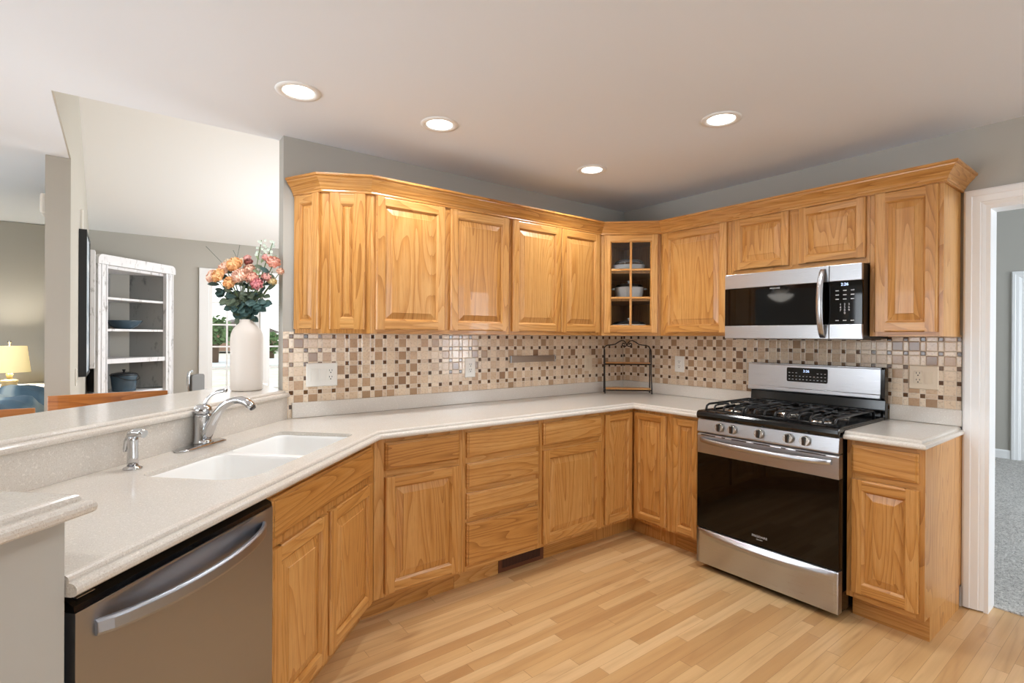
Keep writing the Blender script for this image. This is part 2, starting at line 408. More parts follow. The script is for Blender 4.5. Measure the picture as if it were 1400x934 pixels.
# room beyond the doorway
struct(wbox('wall_far_right', 4.6, 4.7, -5.6, .1, 0, 3.3, WALL))
mb = MB(); fr4 = Fr((4.6, 0), (0, -1))
casing(fr4, 1.79, 2.55, 2.04); d2 = struct(mb.build('door_2', TRIM))
mb = MB().box(fr4, 1.79, 2.55, -.03, .006, .01, 2.04); struct(mb.build('door_panel', TRIM, d2))
struct(MB().ext(fr4, [(.0005, .007), (.014, .007), (.014, .09), (.006, .105), (.0005, .105)], 'a', .2, 1.706).build('baseboard_far_right', TRIM))
# dining room shell
def wall_with_holes(name, x0, x1, y0, y1, ztop, holes, m, axis):
    """wall box split round rectangular holes given along its long axis (lo, hi, zlo, zhi)"""
    mb = MB(); lo, hi = (x0, x1) if axis == 'x' else (y0, y1); c = lo
    def bx(a, b, za, zb):
        if b - a < 1e-4 or zb - za < 1e-4: return
        if axis == 'x': mb.box(WORLD, a, b, -y1, -y0, za, zb)
        else: mb.box(WORLD, x0, x1, -b, -a, za, zb)
    for h0, h1, za, zb in sorted(holes):
        bx(c, h0, 0, ztop); bx(h0, h1, 0, za); bx(h0, h1, zb, ztop); c = h1
    bx(c, hi, 0, ztop)
    return struct(mb.build(name, m))
WIN = (-2.60, -1.40, .42, 2.03)
wall_with_holes('wall_far', -6.6, .1, FAR_Y, FAR_Y + .1, 2.42, [WIN, (-6.2, -4.8, .7, 2.1)], WALL, 'x')
struct(wbox('wall_divider', -3.772, -3.656, 1.19, FAR_Y - .001, 0, CEIL_Z - .001, WALL_LIVING))
wall_with_holes('wall_dining_side', .0, .1, .09, FAR_Y - .001, 3.2, [(.7, 3.3, .45, 2.05)], WALL, 'y')
wall_with_holes('wall_left', -6.6, -6.5, -5.5, FAR_Y - .001, CEIL_Z - .001, [(-2.2, .3, .04, 2.1)], WALL, 'y')
wall_with_holes('wall_front', -6.6, 4.7, -5.6, -5.5, 3.3, [(-3.4, -.6, .7, 2.2), (1.1, 3.7, .6, 2.2)], WALL, 'x')
struct(wbox('wall_right_room_back', .121, 4.599, .0, .1, 0, 3.3, WALL))
# windows
def window(name, fr, a0, a1, z0, z1, nx, nz, split=None, trim=.095):
    o = MB()
    for x in (a0 - trim, a1): o.box(fr, x, x + trim, .001, .022, z0 - trim, z1 + .085)
    o.box(fr, a0, a1, .001, .022, z1, z1 + .085); o.box(fr, a0 - trim - .03, a1 + trim + .03, .0225, .05, z0 - .03, z0).box(fr, a0, a1, .001, .022, z0 - trim, z0 - .031)
    root = struct(o.build(name, TRIM, bevel=.003))
    secs = [(a0, a1)] if not split else [(a0, split[0]), (split[1], a1)]
    for b0, b1 in secs:
        f = MB(); e = .042
        f.box(fr, b0, b0 + e, -.07, -.02, z0, z1).box(fr, b1 - e, b1, -.07, -.02, z0, z1).box(fr, b0 + e, b1 - e, -.07, -.02, z0, z0 + e).box(fr, b0 + e, b1 - e, -.07, -.02, z1 - e, z1)
        for k in range(1, nx): x = b0 + e + (b1 - b0 - 2 * e) * k / nx; f.box(fr, x - .009, x + .009, -.052, -.038, z0 + e, z1 - e)
        for k in range(1, nz): z = z0 + e + (z1 - z0 - 2 * e) * k / nz; f.box(fr, b0 + e, b1 - e, -.051, -.039, z - .009, z + .009)
        so = f.build('window_frame', TRIM, root)
        MB().box(fr, b0 + e, b1 - e, -.047, -.043, z0 + e, z1 - e).build('glass_pane', GLASS, so)
    if split: MB().box(fr, split[0], split[1], -.08, .024, z0, z1).build('mullion', TRIM, root)
    return root
FFAR = Fr((0, FAR_Y), (1, 0))
window('window_1', FFAR, WIN[0], WIN[1], WIN[2], WIN[3], 3, 6, (-2.062, -1.994))
window('window_2', Fr((-6.5, 0), (0, 1)), -2.2, .3, .04, 2.1, 1, 1, (-1.0, -.9))
window('added_window_3', Fr((0, -5.5), (-1, 0)), .6, 3.4, .7, 2.2, 2, 2, (1.95, 2.05))  # unseen window, added to go with the front fill light
window('window_4', Fr((0, 0), (0, -1)), -3.3, -.7, .45, 2.05, 2, 2, (-2.05, -1.95))
window('added_window_5', Fr((0, -5.5), (-1, 0)), -3.7, -1.1, .6, 2.2, 2, 2)  # unseen opening, added to go with the right room fill
window('added_window_6', FFAR, -6.2, -4.8, .7, 2.1, 2, 2)  # out-of-view window, added to brighten the left room
# knee wall under the bar and the end wall that closes the counter
struct(MB().prism_z([SD(-.10, -.625), SD(1.47, -.625), SD(1.47, -.74), SD(-.34, -.74), (-2.733, .085), (-2.733, -.001)][:0] or [SD(-.217, -.625), SD(1.49, -.625), SD(1.49, .022), SD(1.80, .022), SD(1.80, -.74), SD(-.217, -.74)], 0, 1.0268).build('wall_bar', WALL))

# ------------------------------------------------------------------ cabinets
def door_leaf(fr, a0, a1, z0, z1, d, parent, w=.057, hinge_label=None, pane=False):
    T = .019; m = MB()
    for s_, e in ((1, a0), (-1, a1)):
        m.ext(fr, [(e, d), (e, d + T - .006), (e + s_ * .004, d + T - .001), (e + s_ * .008, d + T), (e + s_ * (w - .010), d + T), (e + s_ * w, d + T - .010), (e + s_ * w, d)][::s_], 'z', z0, z1)
    for s_, e in ((1, z0), (-1, z1)):
        m.ext(fr, [(d, e), (d + T - .006, e), (d + T - .001, e + s_ * .004), (d + T, e + s_ * .008), (d + T, e + s_ * (w - .010)), (d + T - .010, e + s_ * w), (d, e + s_ * w)], 'a', a0 + w - .010, a1 - w + .010)
    o = m.build('door', OAK, parent)
    A0, A1, Z0, Z1 = a0 + w - .001, a1 - w + .001, z0 + w - .001, z1 - w + .001
    if pane:
        g = MB(); mx = (A0 + A1) / 2
        g.box(fr, mx - .008, mx + .008, d + .004, d + T - .002, Z0, Z1)
        for zz in pane: g.box(fr, A0, A1, d + .004, d + T - .002, zz - .008, zz + .008, 'a')
        g.build('muntins', OAK, o, bevel=.002)
        MB().box(fr, A0, A1, d + .001, d + .0035, Z0, Z1).build('glass_pane', GLASS, o)
    else:
        g = MB().grain(Zv); sl = min(.034, (A1 - A0) * .26)
        def ring(i, dd): return [fr.p(A0 + i, d + dd, Z0 + i), fr.p(A1 - i, d + dd, Z0 + i), fr.p(A1 - i, d + dd, Z1 - i), fr.p(A0 + i, d + dd, Z1 - i)]
        g.loops([ring(0, .001), ring(0, .006), ring(.003, .006), ring(sl, .0135), ring(sl + .002, .0165)])
        g.build('raised_panel', OAK, o)
    return o
def drawer_front(fr, a0, a1, z0, z1, d, parent):
    g = MB().grain(fr.ax); T = .019
    def ring(i, dd): return [fr.p(a0 + i, d + dd, z0 + i), fr.p(a1 - i, d + dd, z0 + i), fr.p(a1 - i, d + dd, z1 - i), fr.p(a0 + i, d + dd, z1 - i)]
    g.loops([ring(0, 0), ring(0, .010), ring(.003, .0125), ring(.008, .0145), ring(.009, .0175), ring(.012, T)])
    return g.build('drawer_front', OAK, parent)
def cabinet(name, label, fr, a0, a1, depth, z0, z1, fronts, group, kick=False, back=.003, foot=None):
    root = thing(name, label, 'cabinet', fr.p((a0 + a1) / 2, depth / 2, 0 if kick else z0), group)
    e = .0006; MB().box(fr, a0 + e, a1 - e, back, depth - .0195, z0, z1).build('carcass', OAK, root)
    ff = MB()
    l0, l1 = min(f[1] for f in fronts) + .012, max(f[2] for f in fronts) - .012
    ff.box(fr, a0 + e, l0, depth - .019, depth, z0, z1).box(fr, l1, a1 - e, depth - .019, depth, z0, z1).box(fr, l0, l1, depth - .0185, depth - .0002, z0, z1, 'a')
    cuts = [f for f in fronts if f[0] == 'door']
    if len(cuts) == 2 and cuts[1][1] - cuts[0][2] > .01: ff.box(fr, cuts[0][2] - .012, cuts[1][1] + .012, depth - .019, depth, z0 + .03, z1 - .03)
    ff.build('face_frame', OAK, root)
    for f in fronts:
        if f[0] == 'door': door_leaf(fr, f[1], f[2], f[3], f[4], depth + .0005, root, f[5] if len(f) > 5 else .057)
        else: drawer_front(fr, f[1], f[2], f[3], f[4], depth + .0005, root)
    if kick: MB().box(fr, a0 + e - (.0325 if a0 < -2.46 else 0), a1 - e, .05, depth - .077, .0005, z0 - .0005, 'a').build('toe_kick', OAK, root)
    return root
UZ0, UZ1, UD = 1.372, 2.112, .305
DZ0, DZ1 = 1.394, 2.103
GU = 'oak wall cabinets'; GB = 'oak base cabinets'
cabinet('wall_cabinet', 'oak wall cabinet with two wide raised-panel doors, right of the angled end cabinet', FA, -2.368, -1.4505, UD, UZ0, UZ1,
        [('door', -2.343, -1.925, DZ0, DZ1), ('door', -1.889, -1.467, DZ0, DZ1)], GU, back=.008)
cabinet('wall_cabinet', 'oak wall cabinet with a butted pair of doors, left of the glass corner cabinet', FA, -1.450, -.6105, UD, UZ0, UZ1,
        [('door', -1.433, -1.018, DZ0, DZ1), ('door', -1.014, -.634, DZ0, DZ1)], GU, back=.008)
cabinet('wall_cabinet', 'oak wall cabinet with one wide door between glass corner cabinet and microwave', FB, .6105, 1.1495, UD, UZ0, UZ1,
        [('door', .636, 1.122, DZ0, DZ1)], GU, back=.008)
cabinet('wall_cabinet', 'short oak cabinet with two small doors mounted above the microwave', FB, 1.150, 1.9155, UD, 1.757, UZ1,
        [('door', 1.174, 1.508, 1.786, DZ1, .05), ('door', 1.563, 1.898, 1.786, DZ1, .05)], GU, back=.008)
cabinet('wall_cabinet', 'tall narrow oak wall cabinet right of the microwave, at the end by the doorway', FB, 1.916, 2.220, UD, UZ0, UZ1,
        [('door', 1.940, 2.200, DZ0, DZ1)], GU, back=.008)
# angled end cabinet
E0, E1, E2 = (-2.670, -.008), (-2.583, -.190), (-2.3685, -.305)
root = thing('angled_end_cabinet', 'oak wall cabinet with two angled narrow doors at the left end beside the flowers', 'cabinet', (-2.5, -.12, UZ0), GU)
pts = [E0, E1, E2, (-2.3685, -.008)]
MB().grain(Zv).prism_z(pts, UZ0, UZ1).build('carcass', OAK, root)
f1 = Fr(E0, (E1[0] - E0[0], E1[1] - E0[1])); f2 = Fr(E1, (E2[0] - E1[0], E2[1] - E1[1]))
L1 = (Vector(E1) - Vector(E0)).length; L2 = (Vector(E2) - Vector(E1)).length
door_leaf(f1, .008, L1 - .012, DZ0, DZ1, .0005, root, .055); door_leaf(f2, .036, L2 - .026, DZ0, DZ1, .0005, root, .066)
# glass corner cabinet: open box with shelves
root = thing('corner_cabinet', 'diagonal oak corner wall cabinet with a six-pane glass door and dishes inside', 'cabinet', (-.25, -.25, UZ0), GU)
pent = [(-.609, -.009), (-.009, -.009), (-.009, -.609), (-.305, -.609), (-.609, -.305)]
inn = offset_path(pent, [.016] * 5) ; 
m = MB()
m.prism_z([(-.609, -.009), (-.009, -.009), (-.009, -.025), (-.609, -.025)], UZ0, UZ1)
m.prism_z([(-.009, -.0255), (-.009, -.609), (-.025, -.609), (-.025, -.0255)], UZ0, UZ1)
m.prism_z([(-.609, -.0255), (-.593, -.0255), (-.593, -.300), (-.609, -.304)], UZ0, UZ1)
m.prism_z([(-.0255, -.609), (-.304, -.609), (-.300, -.593), (-.0255, -.593)], UZ0, UZ1)
m.prism_z([(-.59, -.026), (-.026, -.026), (-.026, -.59), (-.30, -.59), (-.59, -.30)], UZ0, UZ0 + .018)
m.prism_z([(-.59, -.026), (-.026, -.026), (-.026, -.59), (-.30, -.59), (-.59, -.30)], UZ1 - .018, UZ1)
m.build('carcass', OAK, root)
FD = Fr((-.609, -.305), (R2, -R2)); LD = math.hypot(.304, .304)
SH1, SH2 = 1.640, 1.842
for zz in (SH1, SH2):
    MB().grain((R2, -R2, 0)).prism_z([(-.588, -.028), (-.028, -.028), (-.028, -.588), (-.31, -.588), (-.588, -.31)], zz - .016, zz).build('shelf', OAK, root)
m = MB(); m.box(FD, 0.004, .030, -.019, 0, UZ0, UZ1).box(FD, LD - .030, LD - .004, -.019, 0, UZ0, UZ1).box(FD, .030, LD - .03, -.019, 0, UZ0, UZ0 + .04, 'a').box(FD, .03, LD - .03, -.019, 0, UZ1 - .04, UZ1, 'a')
m.build('face_frame', OAK, root)
door_leaf(FD, .022, LD - .024, DZ0, DZ1, .0005, root, .054, pane=(1.646, 1.850))
# crown moulding along all wall cabinets
path = [(-2.672, -.003), (-2.585, -.1905), E2, (-.6095, -.3055), (-.3055, -.6095), (-.3055, -2.2215), (-.003, -2.2215)]
prof = [(.0005, 2.106), (.010, 2.106), (.012, 2.111), (.011, 2.117), (.016, 2.123), (.0185, 2.130), (.030, 2.148), (.045, 2.164), (.0515, 2.172), (.053, 2.178), (.060, 2.180), (.0625, 2.184), (.0625, 2.192), (-.02, 2.192), (-.02, 2.1135), (.0005, 2.1125)]
m = MB(); n = len(path); Ls = []
for o_, z in prof:
    q = offset_path(path, [o_] * n, closed=False); Ls.append([Vector((x, y, z)) for x, y in q])
for i in range(n - 1):
    t = (Vector(path[i + 1]) - Vector(path[i])).normalized(); m.grain((t.x, t.y, 0))
    m.loops([[L[i] for L in Ls], [L[i + 1] for L in Ls]], cap0=(i == 0), cap1=(i == n - 2))
tag(m.build('crown_molding', OAK), 'oak crown moulding running along the tops of all wall cabinets', 'molding')
# base cabinets
BD, BZ0, BZ1 = .61, .115, .8732
TD0, TD1, DD0, DD1 = .719, .852, .135, .688
cabinet('base_cabinet', 'oak base cabinet with one drawer over one door, beside the sink base', FA, -2.4705, -1.9855, BD, BZ0, BZ1,
        [('drawer', -2.419, -2.009, TD0, TD1), ('door', -2.419, -2.009, DD0, DD1)], GB, True)
cabinet('drawer_cabinet', 'oak base cabinet with a stack of four drawers above the floor vent', FA, -1.985, -1.4485, BD, BZ0, BZ1,
        [('drawer', -1.962, -1.467, .719, .852), ('drawer', -1.962, -1.467, .557, .687), ('drawer', -1.962, -1.467, .394, .529), ('drawer', -1.962, -1.467, .143, .373)], GB, True)
cabinet('base_cabinet', 'oak base cabinet with one drawer over one door, right of the four-drawer stack', FA, -1.448, -.9155, BD, BZ0, BZ1,
        [('drawer', -1.430, -.936, TD0, TD1), ('door', -1.430, -.936, DD0, DD1)], GB, True)
cabinet('base_cabinet', 'narrow oak base cabinet with one full-height door just left of the range', FB, .9155, 1.1535, BD, BZ0, BZ1,
        [('door', .944, 1.122, DD0, .852, .05)], GB, True)
cabinet('base_cabinet', 'oak base cabinet with one drawer over one door, right of the range by the doorway', FB, 1.9245, 2.2315, BD, BZ0, BZ1,
        [('drawer', 1.946, 2.210, TD0, TD1), ('door', 1.946, 2.212, .147, DD1)], GB, True)
root = thing('corner_base_cabinet', 'oak corner base cabinet with two doors meeting in the inside corner', 'cabinet', (-.4, -.4, 0), GB)
MB().grain(Zv).prism_z([(-.003, -.003), (-.915, -.003), (-.915, -.61), (-.61, -.61), (-.61, -.915), (-.003, -.915)], BZ0, BZ1).build('carcass', OAK, root)
MB().grain((1, 0, 0)).prism_z([(-.05, -.05), (-.915, -.05), (-.915, -.533), (-.533, -.533), (-.533, -.915), (-.05, -.915)], .0005, BZ0 - .0005).build('toe_kick', OAK, root)
door_leaf(FA, -.899, -.6325, DD0, .852, BD + .0005, root, .05); door_leaf(FB, .6325, .892, DD0, .852, BD + .0005, root, .05)
root = thing('sink_base_cabinet', 'oak sink base cabinet with false front and two doors beside the dishwasher', 'cabinet', FS.p(-.42, -.3, 0), GB)
MB().box(FS, -.845, -.001, -.57, -.0195, BZ0, .70).build('carcass', OAK, root)
MB().box(FS, -.845, -.001, -.019, 0, BZ0, BZ1).build('face_frame', OAK, root)
drawer_front(FS, -.831, -.053, TD0, TD1, .0005, root)
door_leaf(FS, -.831, -.474, DD0, DD1, .0005, root); door_leaf(FS, -.454, -.053, DD0, DD1, .0005, root)
MB().box(FS, -.845, .0315, -.5, -.077, .0005, BZ0 - .0005, 'a').build('toe_kick', OAK, root)

# ------------------------------------------------------------------ countertops
CT = .914
edge_prof = [(-.030, CT), (-.024, CT - .001), (-.019, CT - .004), (-.0168, CT - .009), (-.0172, CT - .0135), (-.0125, CT - .0145), (-.006, CT - .0165), (-.0015, CT - .021), (0, CT - .027), (-.001, CT - .034), (-.005, CT - .038), (-.012, CT - .040)]
def counter_top(name, pts, front, holes, parent=None, prof=edge_prof):
    """pts run so that the outside lies to the right; front[i] marks a moulded edge"""
    m = MB(); rings = []
    for o_, z in prof:
        q = offset_path(pts, [o_ if fr else 0 for fr in front]); rings.append([Vector((x, y, z)) for x, y in q])
    m.smooth = False
    m.loops(rings, False, False)
    m.cap_holes([(p.x, p.y) for p in rings[0]], holes, prof[0][1])
    for h in holes:
        c = Vector((sum(p[0] for p in h) / len(h), sum(p[1] for p in h) / len(h))); big = [(c.x + (x - c.x) * 1.07, c.y + (y - c.y) * 1.07) for x, y in h]
        m.smooth = True; m.loops([[(x, y, prof[0][1]) for x, y in h], [(x, y, prof[0][1] - .016) for x, y in h]], False, False); m.smooth = False
        m.loops([[(x, y, prof[0][1] - .016) for x, y in h], [(x, y, prof[0][1] - .016) for x, y in big], [(x, y, prof[-1][1]) for x, y in big]], False, False)
        bigs = [big]
    m.cap_holes([(p.x, p.y) for p in rings[-1]], bigs if holes else [], prof[-1][1], True)
    return m.build(name, COUNTER, parent)
def sd_poly(p): return [SD(a, b) for a, b in p]
NB = -.592
sinkhole = sd_poly(rrect(.082, .866, -.426, -.054, .05, 6, (.095, .045, .04, .05)))
isx = (-2.471 + (NB * R2 - .0) * 1.0, 0)
# where the bar backsplash line meets the back wall (y = -.002)
s_w = (-.61 + .002 - 0) ; 
def on_bar(n, y): s = ((-.61 - y) - n * R2) / R2; return s, SD(s, n)
s0, PW = on_bar(NB, -.0075)
main = [PW, SD(1.487, NB), SD(1.487, .045)]
fc = (CK[0] + .043 * math.tan(rad(22.5)), -.653)
main += [fc, (-.653, -.653), (-.653, -1.157), (-.0075, -1.157), (-.0075, -.0075)]
# orientation: outside to the right means clockwise order
def cw(p): return sum((p[i][0] * p[(i + 1) % len(p)][1] - p[(i + 1) % len(p)][0] * p[i][1]) for i in range(len(p))) < 0
fl = [False, False, True, True, True, False, False, False]
if cw(main):
    pass
else:
    fl = fl
# outward must be to the right of travel => travel counter-clockwise has outside on the right
if cw(main):
    k = len(main); main = main[::-1]; fl = [fl[(k - 2 - i) % k] for i in range(k)]
top = thing('countertop', 'long speckled beige countertop with the sink, from bar end round to the range', 'countertop', (-1.2, -.4, .876))
counter_top('counter_slab', main, fl, [sinkhole], top)
m = MB(); g = COUNTER
m.box(FA, PW[0] + .02, -.0265, .0075, .026, CT + .0005, .998).box(FB, .008, 1.157, .0075, .026, CT + .0005, .998)
m.build('wall_backsplash', COUNTER, top, bevel=.003)
m = MB(); m.prism_z([on_bar(NB, -.027)[1], SD(1.487, NB), SD(1.487, NB - .03), on_bar(NB - .03, -.0075)[1], on_bar(NB, -.0075)[1]], CT + .0005, 1.0285)
m.build('bar_backsplash', COUNTER, top)
short = [(-.0075, -1.9215), (-.653, -1.9215), (-.653, -2.243), (-.0075, -2.243)]
sf = [False, True, True, False]
if cw(short): short = short[::-1]; sf = [sf[(2 - i) % 4] for i in range(4)]
top2 = thing('countertop', 'small piece of speckled beige countertop right of the range', 'countertop', (-.33, -2.08, .876))
counter_top('counter_slab', short, sf, [], top2)
MB().box(FB, 1.9215, 2.231, .0075, .026, CT + .0005, .998).build('wall_backsplash', COUNTER, top2, bevel=.003)
# raised bar top, turning the corner at the near end
BT = 1.068
bprof = [(o_, BT - (CT - z)) for o_, z in edge_prof]
bar = [on_bar(-.582, -.0085)[1], SD(1.470, -.582), SD(1.470, .070), SD(1.90, .070), SD(1.90, -1.07), SD(-.82, -1.07), (-2.735, .60), (-2.735, -.0085)]
bf = [True, True, True, True, True, False, False, False]
if cw(bar): k = len(bar); bar = bar[::-1]; bf = [bf[(k - 2 - i) % k] for i in range(k)]
tag(counter_top('bar_top', bar, bf, [], None, bprof), 'raised speckled breakfast bar top behind the sink, carrying the flower vase', 'countertop')
# sink
sink = thing('sink', 'white double-bowl sink set in the countertop under the faucet', 'sink', FS.p(-.47, -.24, .72))
m = MB()
b1 = sd_poly(rrect(.486, .862, -.422, -.058, .06, 6, (.092, .05, .05, .05))); b2 = sd_poly(rrect(.086, .450, -.422, -.058, .06, 6, (.05, .045, .04, .05)))
outer = sd_poly(rrect(.07, .878, -.438, -.042, .05, 6, (.095, .045, .04, .05)))
zr = CT - .0165
m.cap_holes(outer, [b1, b2], zr)
for bb, dz in ((b1, .15), (b2, .185)):
    c = Vector((sum(p[0] for p in bb) / len(bb), sum(p[1] for p in bb) / len(bb)))
    def shrink(k): return [(c.x + (p[0] - c.x) * k, c.y + (p[1] - c.y) * k) for p in bb]
    m.smooth = True
    m.loops([[(x, y, z) for x, y in shrink(k)] for k, z in ((1, zr), (.992, zr - .004), (.985, zr - .012), (.955, zr - dz + .03), (.93, zr - dz + .010), (.86, zr - dz), (.2, zr - dz - .004))], False, True)
m.build('basin', WHITE_SINK, sink)
for s_, dz in ((.674, .15), (.268, .185)):
    p = FS.p(-s_, -.24, zr - dz - .003); MB().lathe(p, [(.042, 0), (.043, .003), (.036, .004), (.030, .001), (.004, .0005)]).build('drain', CHROME, sink)
# faucet
FC = Vector(SD(.410, -.556) + (CT,)); un = FS.out; us = -FS.ax
fau = thing('faucet', 'polished chrome single-lever kitchen faucet on an oval deck plate behind the sink', 'faucet', FC)
m = MB(); mid = FC + us * .022 + un * .012
Ls = []
for k, h in ((1, .0006), (1.0, .006), (.93, .0095), (.7, .011)):
    Ls.append([mid + us * (x * k) + un * (y * k) + Zv * h for x, y in rrect(-.127, .127, -.030, .030, .030, 8)])
m.smooth = True; m.loops(Ls); m.build('deck_plate', CHROME, fau)
m = MB().lathe(FC, [(.040, .0115), (.034, .016), (.0305, .024), (.030, .10), (.031, .112), (.0325, .118), (.031, .124), (.028, .126)], 28); m.build('body', CHROME, fau)
m = MB().lathe(FC, [(.029, .1265), (.033, .132), (.034, .142), (.031, .153), (.022, .163), (.010, .168)], 28)
m.build('handle_hub', CHROME, fau)
lv = [(.006, .160), (.012, .175), (.024, .192), (.042, .208), (.066, .218), (.088, .222), (.104, .2225)]
m = MB().tube([FC + un * L + Zv * h for L, h in lv], [.010, .009, .0075, .0065, .0065, .0075, .0065], 12, (.75, 1.25)); m.build('lever', CHROME, fau)
sp = [(.006, .022), (.022, .052), (.042, .094), (.062, .128), (.088, .158), (.115, .175), (.140, .184), (.165, .186), (.188, .180), (.206, .168), (.218, .156)]
m = MB().tube([FC + un * L + Zv * h for L, h in sp], [.024, .023, .0205, .0185, .017, .0165, .0165, .0175, .018, .0175, .016], 16, (.9, 1.1)); so = m.build('spout', CHROME, fau)
m = MB().lathe(FC + un * .2185 + Zv * .1553, [(.0125, 0), (.012, .004), (.008, .006)], 16, (un * .65 - Zv * .76)); m.build('aerator', STEEL_DARK, so)
SC = Vector(SD(.786, -.513) + (CT,))
spr = thing('side_sprayer', 'small chrome pull-out side sprayer standing left of the faucet', 'sprayer', SC)
MB().lathe(SC, [(.0275, .0006), (.027, .004), (.020, .008), (.0175, .011)], 24).build('base_collar', CHROME, spr)
MB().lathe(SC, [(.016, .0115), (.0158, .04), (.0145, .07), (.0155, .095), (.0165, .108)], 20).build('grip', CHROME, spr)
MB().tube([SC + un * L + Zv * h for L, h in ((-.012, .098), (-.004, .113), (.012, .119), (.030, .120), (.044, .117))], [.012, .0155, .0155, .0145, .0135], 14).build('spray_head', CHROME, spr)
MB().tube([SC + un * L + Zv * h for L, h in ((-.014, .112), (-.022, .090), (-.027, .065), (-.028, .055))], [.005, .006, .005, .004], 8, (1.4, .8)).build('trigger', CHROME, spr)

# ------------------------------------------------------------------ dishwasher
dw = thing('dishwasher', 'brushed steel dishwasher with bowed bar handle under the counter', 'dishwasher', FS.p(-1.165, -.27, 0))
MB().box(FS, -1.484, -.885, -.55, -.004, .1, .868).build('tub', BLACKMAT, dw)
m = MB(); NX, NZ = 40, 60
a0, a1, z0, z1, dp = -1.476, -.853, .125, .838, .030
def dent(a, z):        # scooped hand pocket behind the handle
    ta = (a - (-1.165)) / .275
    if abs(ta) >= 1: return 0
    k = max(0, min(1, (z - .770) / .058)); q = max(0, min(1, (.838 - z) / .012))
    return .016 * (1 - ta * ta) * k * k * (3 - 2 * k) * q * q * (3 - 2 * q)
grid = []
for j in range(NZ + 1):
    z = z0 + (z1 - z0) * (1 - (1 - j / NZ) ** 2.2); grid.append([FS.p(a0 + (a1 - a0) * i / NX, dp - dent(a0 + (a1 - a0) * i / NX, z), z) for i in range(NX + 1)])
m.smooth = True; m.loops(grid, False, False, closed=False); m.smooth = False
m.loops([[FS.p(a, d, z) for a, z in ((a0, z0), (a1, z0), (a1, z1), (a0, z1))] for d in (-.003, dp)], True, False)
dd = m.build('door_panel', STEEL_DW, dw)
m = MB(); Ls = []
for k in range(25):
    tt = -1 + 2 * k / 24; a = -1.165 + tt * .272; d = .031 + .058 * (1 - tt * tt) ** .75; h = .016
    zc = .790 - .004 * (1 - tt * tt)
    Ls.append([FS.p(a, d - .008, zc - h), FS.p(a, d + .004, zc - h * 1.0), FS.p(a, d + .006, zc - h * .6), FS.p(a, d + .005, zc + h * .7), FS.p(a, d, zc + h), FS.p(a, d - .008, zc + h)])
m.loops(Ls).build('handle', STEEL_DW, dd, bevel=.0015)
m = MB(); m.loops([[FS.p(a, .028, .8395), FS.p(a, .026, .850), FS.p(a, .012, .858), FS.p(a, -.003, .8665), FS.p(a, -.003, .8395)] for a in (a0, a1)]); cs = m.build('control_strip', BLACK, dw)
MB().box(FS, -1.462, -1.425, .008, .018, .8585, .8600).build('badge', STEEL, cs)
MB().box(FS, -1.476, -.853, -.5, -.05, .0005, .0995).build('toe_kick', BLACKMAT, dw)

# ------------------------------------------------------------------ range
RA0, RA1 = 1.1605, 1.9185; RF = .690
rg = thing('gas_range', 'stainless steel gas range with black cooktop and dark oven window', 'range', (-.35, -1.54, 0))
MB().box(FB, RA0 + .003, RA1 - .003, .030, RF - .045, .035, .905).build('body', BLACK, rg)
for a in (RA0 + .05, RA1 - .05):
    for d in (.1, RF - .10): MB().lathe(FB.p(a, d, .0005), [(.018, 0), (.02, .006), (.014, .012), (.014, .034)], 12).build('foot', BLACKMAT, rg)
m = MB(); m.ext(FB, [(RF - .044, .804), (RF + .0, .804), (RF + .004, .810), (RF - .006, .8815), (RF - .044, .8815)], 'a', RA0, RA1)
cp = m.build('control_panel', STEEL, rg, bevel=.002)
for a in (1.307, 1.384, 1.536, 1.687, 1.768):
    kb = MB().lathe(FB.p(a, RF - .001, .846), [(.026, .0), (.0258, .007), (.0245, .018), (.0235, .0235)], 28, FB.out + Zv * .12).build('knob', NICKEL, rg)
    kr = MB(); kr.loops([[FB.p(a - w_, RF + .022 + d, .846 + h) for w_, d, h in ((.006, 0, -.021), (.006, .012, -.017), (-.006, .012, -.017), (-.006, 0, -.021))], [FB.p(a - w_, RF + .024 + d, .849 + h) for w_, d, h in ((.006, 0, .021), (.006, .012, .017), (-.006, .012, .017), (-.006, 0, .021))]])
    kr.build('knob_grip', STEEL_DARK, kb, bevel=.002)
# cooktop: black enamel tray with rolled front lip
m = MB(); m.ext(FB, [(.095, .9055), (RF - .012, .9055), (RF - .002, .884), (RF + .006, .886), (RF + .012, .902), (RF + .010, .918), (RF + .002, .927), (RF - .012, .931), (RF - .03, .930), (RF - .05, .925), (.14, .925), (.13, .930), (.095, .930)], 'a', RA0 - .001, RA1 + .001)
m.box(FB, RA0 - .001, RA0 + .018, .13, RF - .03, .925, .931, 'd').box(FB, RA1 - .018, RA1 + .001, .13, RF - .03, .925, .931, 'd')
ct = m.build('cooktop', BLACK, rg, bevel=.003)
burn = [(1.31, .53), (1.31, .25), (1.54, .39), (1.77, .53), (1.77, .25)]
for i, (a, d) in enumerate(burn):
    r = .055 if i in (0, 3) else .043
    b_ = MB().lathe(FB.p(a, d, .9255), [(r, 0), (r * 1.02, .004), (r * .8, .010), (r * .78, .012)], 22, squash=(1, 1.5) if i == 2 else (1, 1)).build('burner', NICKEL, rg)
    MB().lathe(FB.p(a, d, .9380), [(r * .72, 0), (r * .75, .003), (r * .7, .009), (r * .2, .011)], 22, squash=(1, 1.6) if i == 2 else (1, 1)).build('burner_cap', IRON, b_)
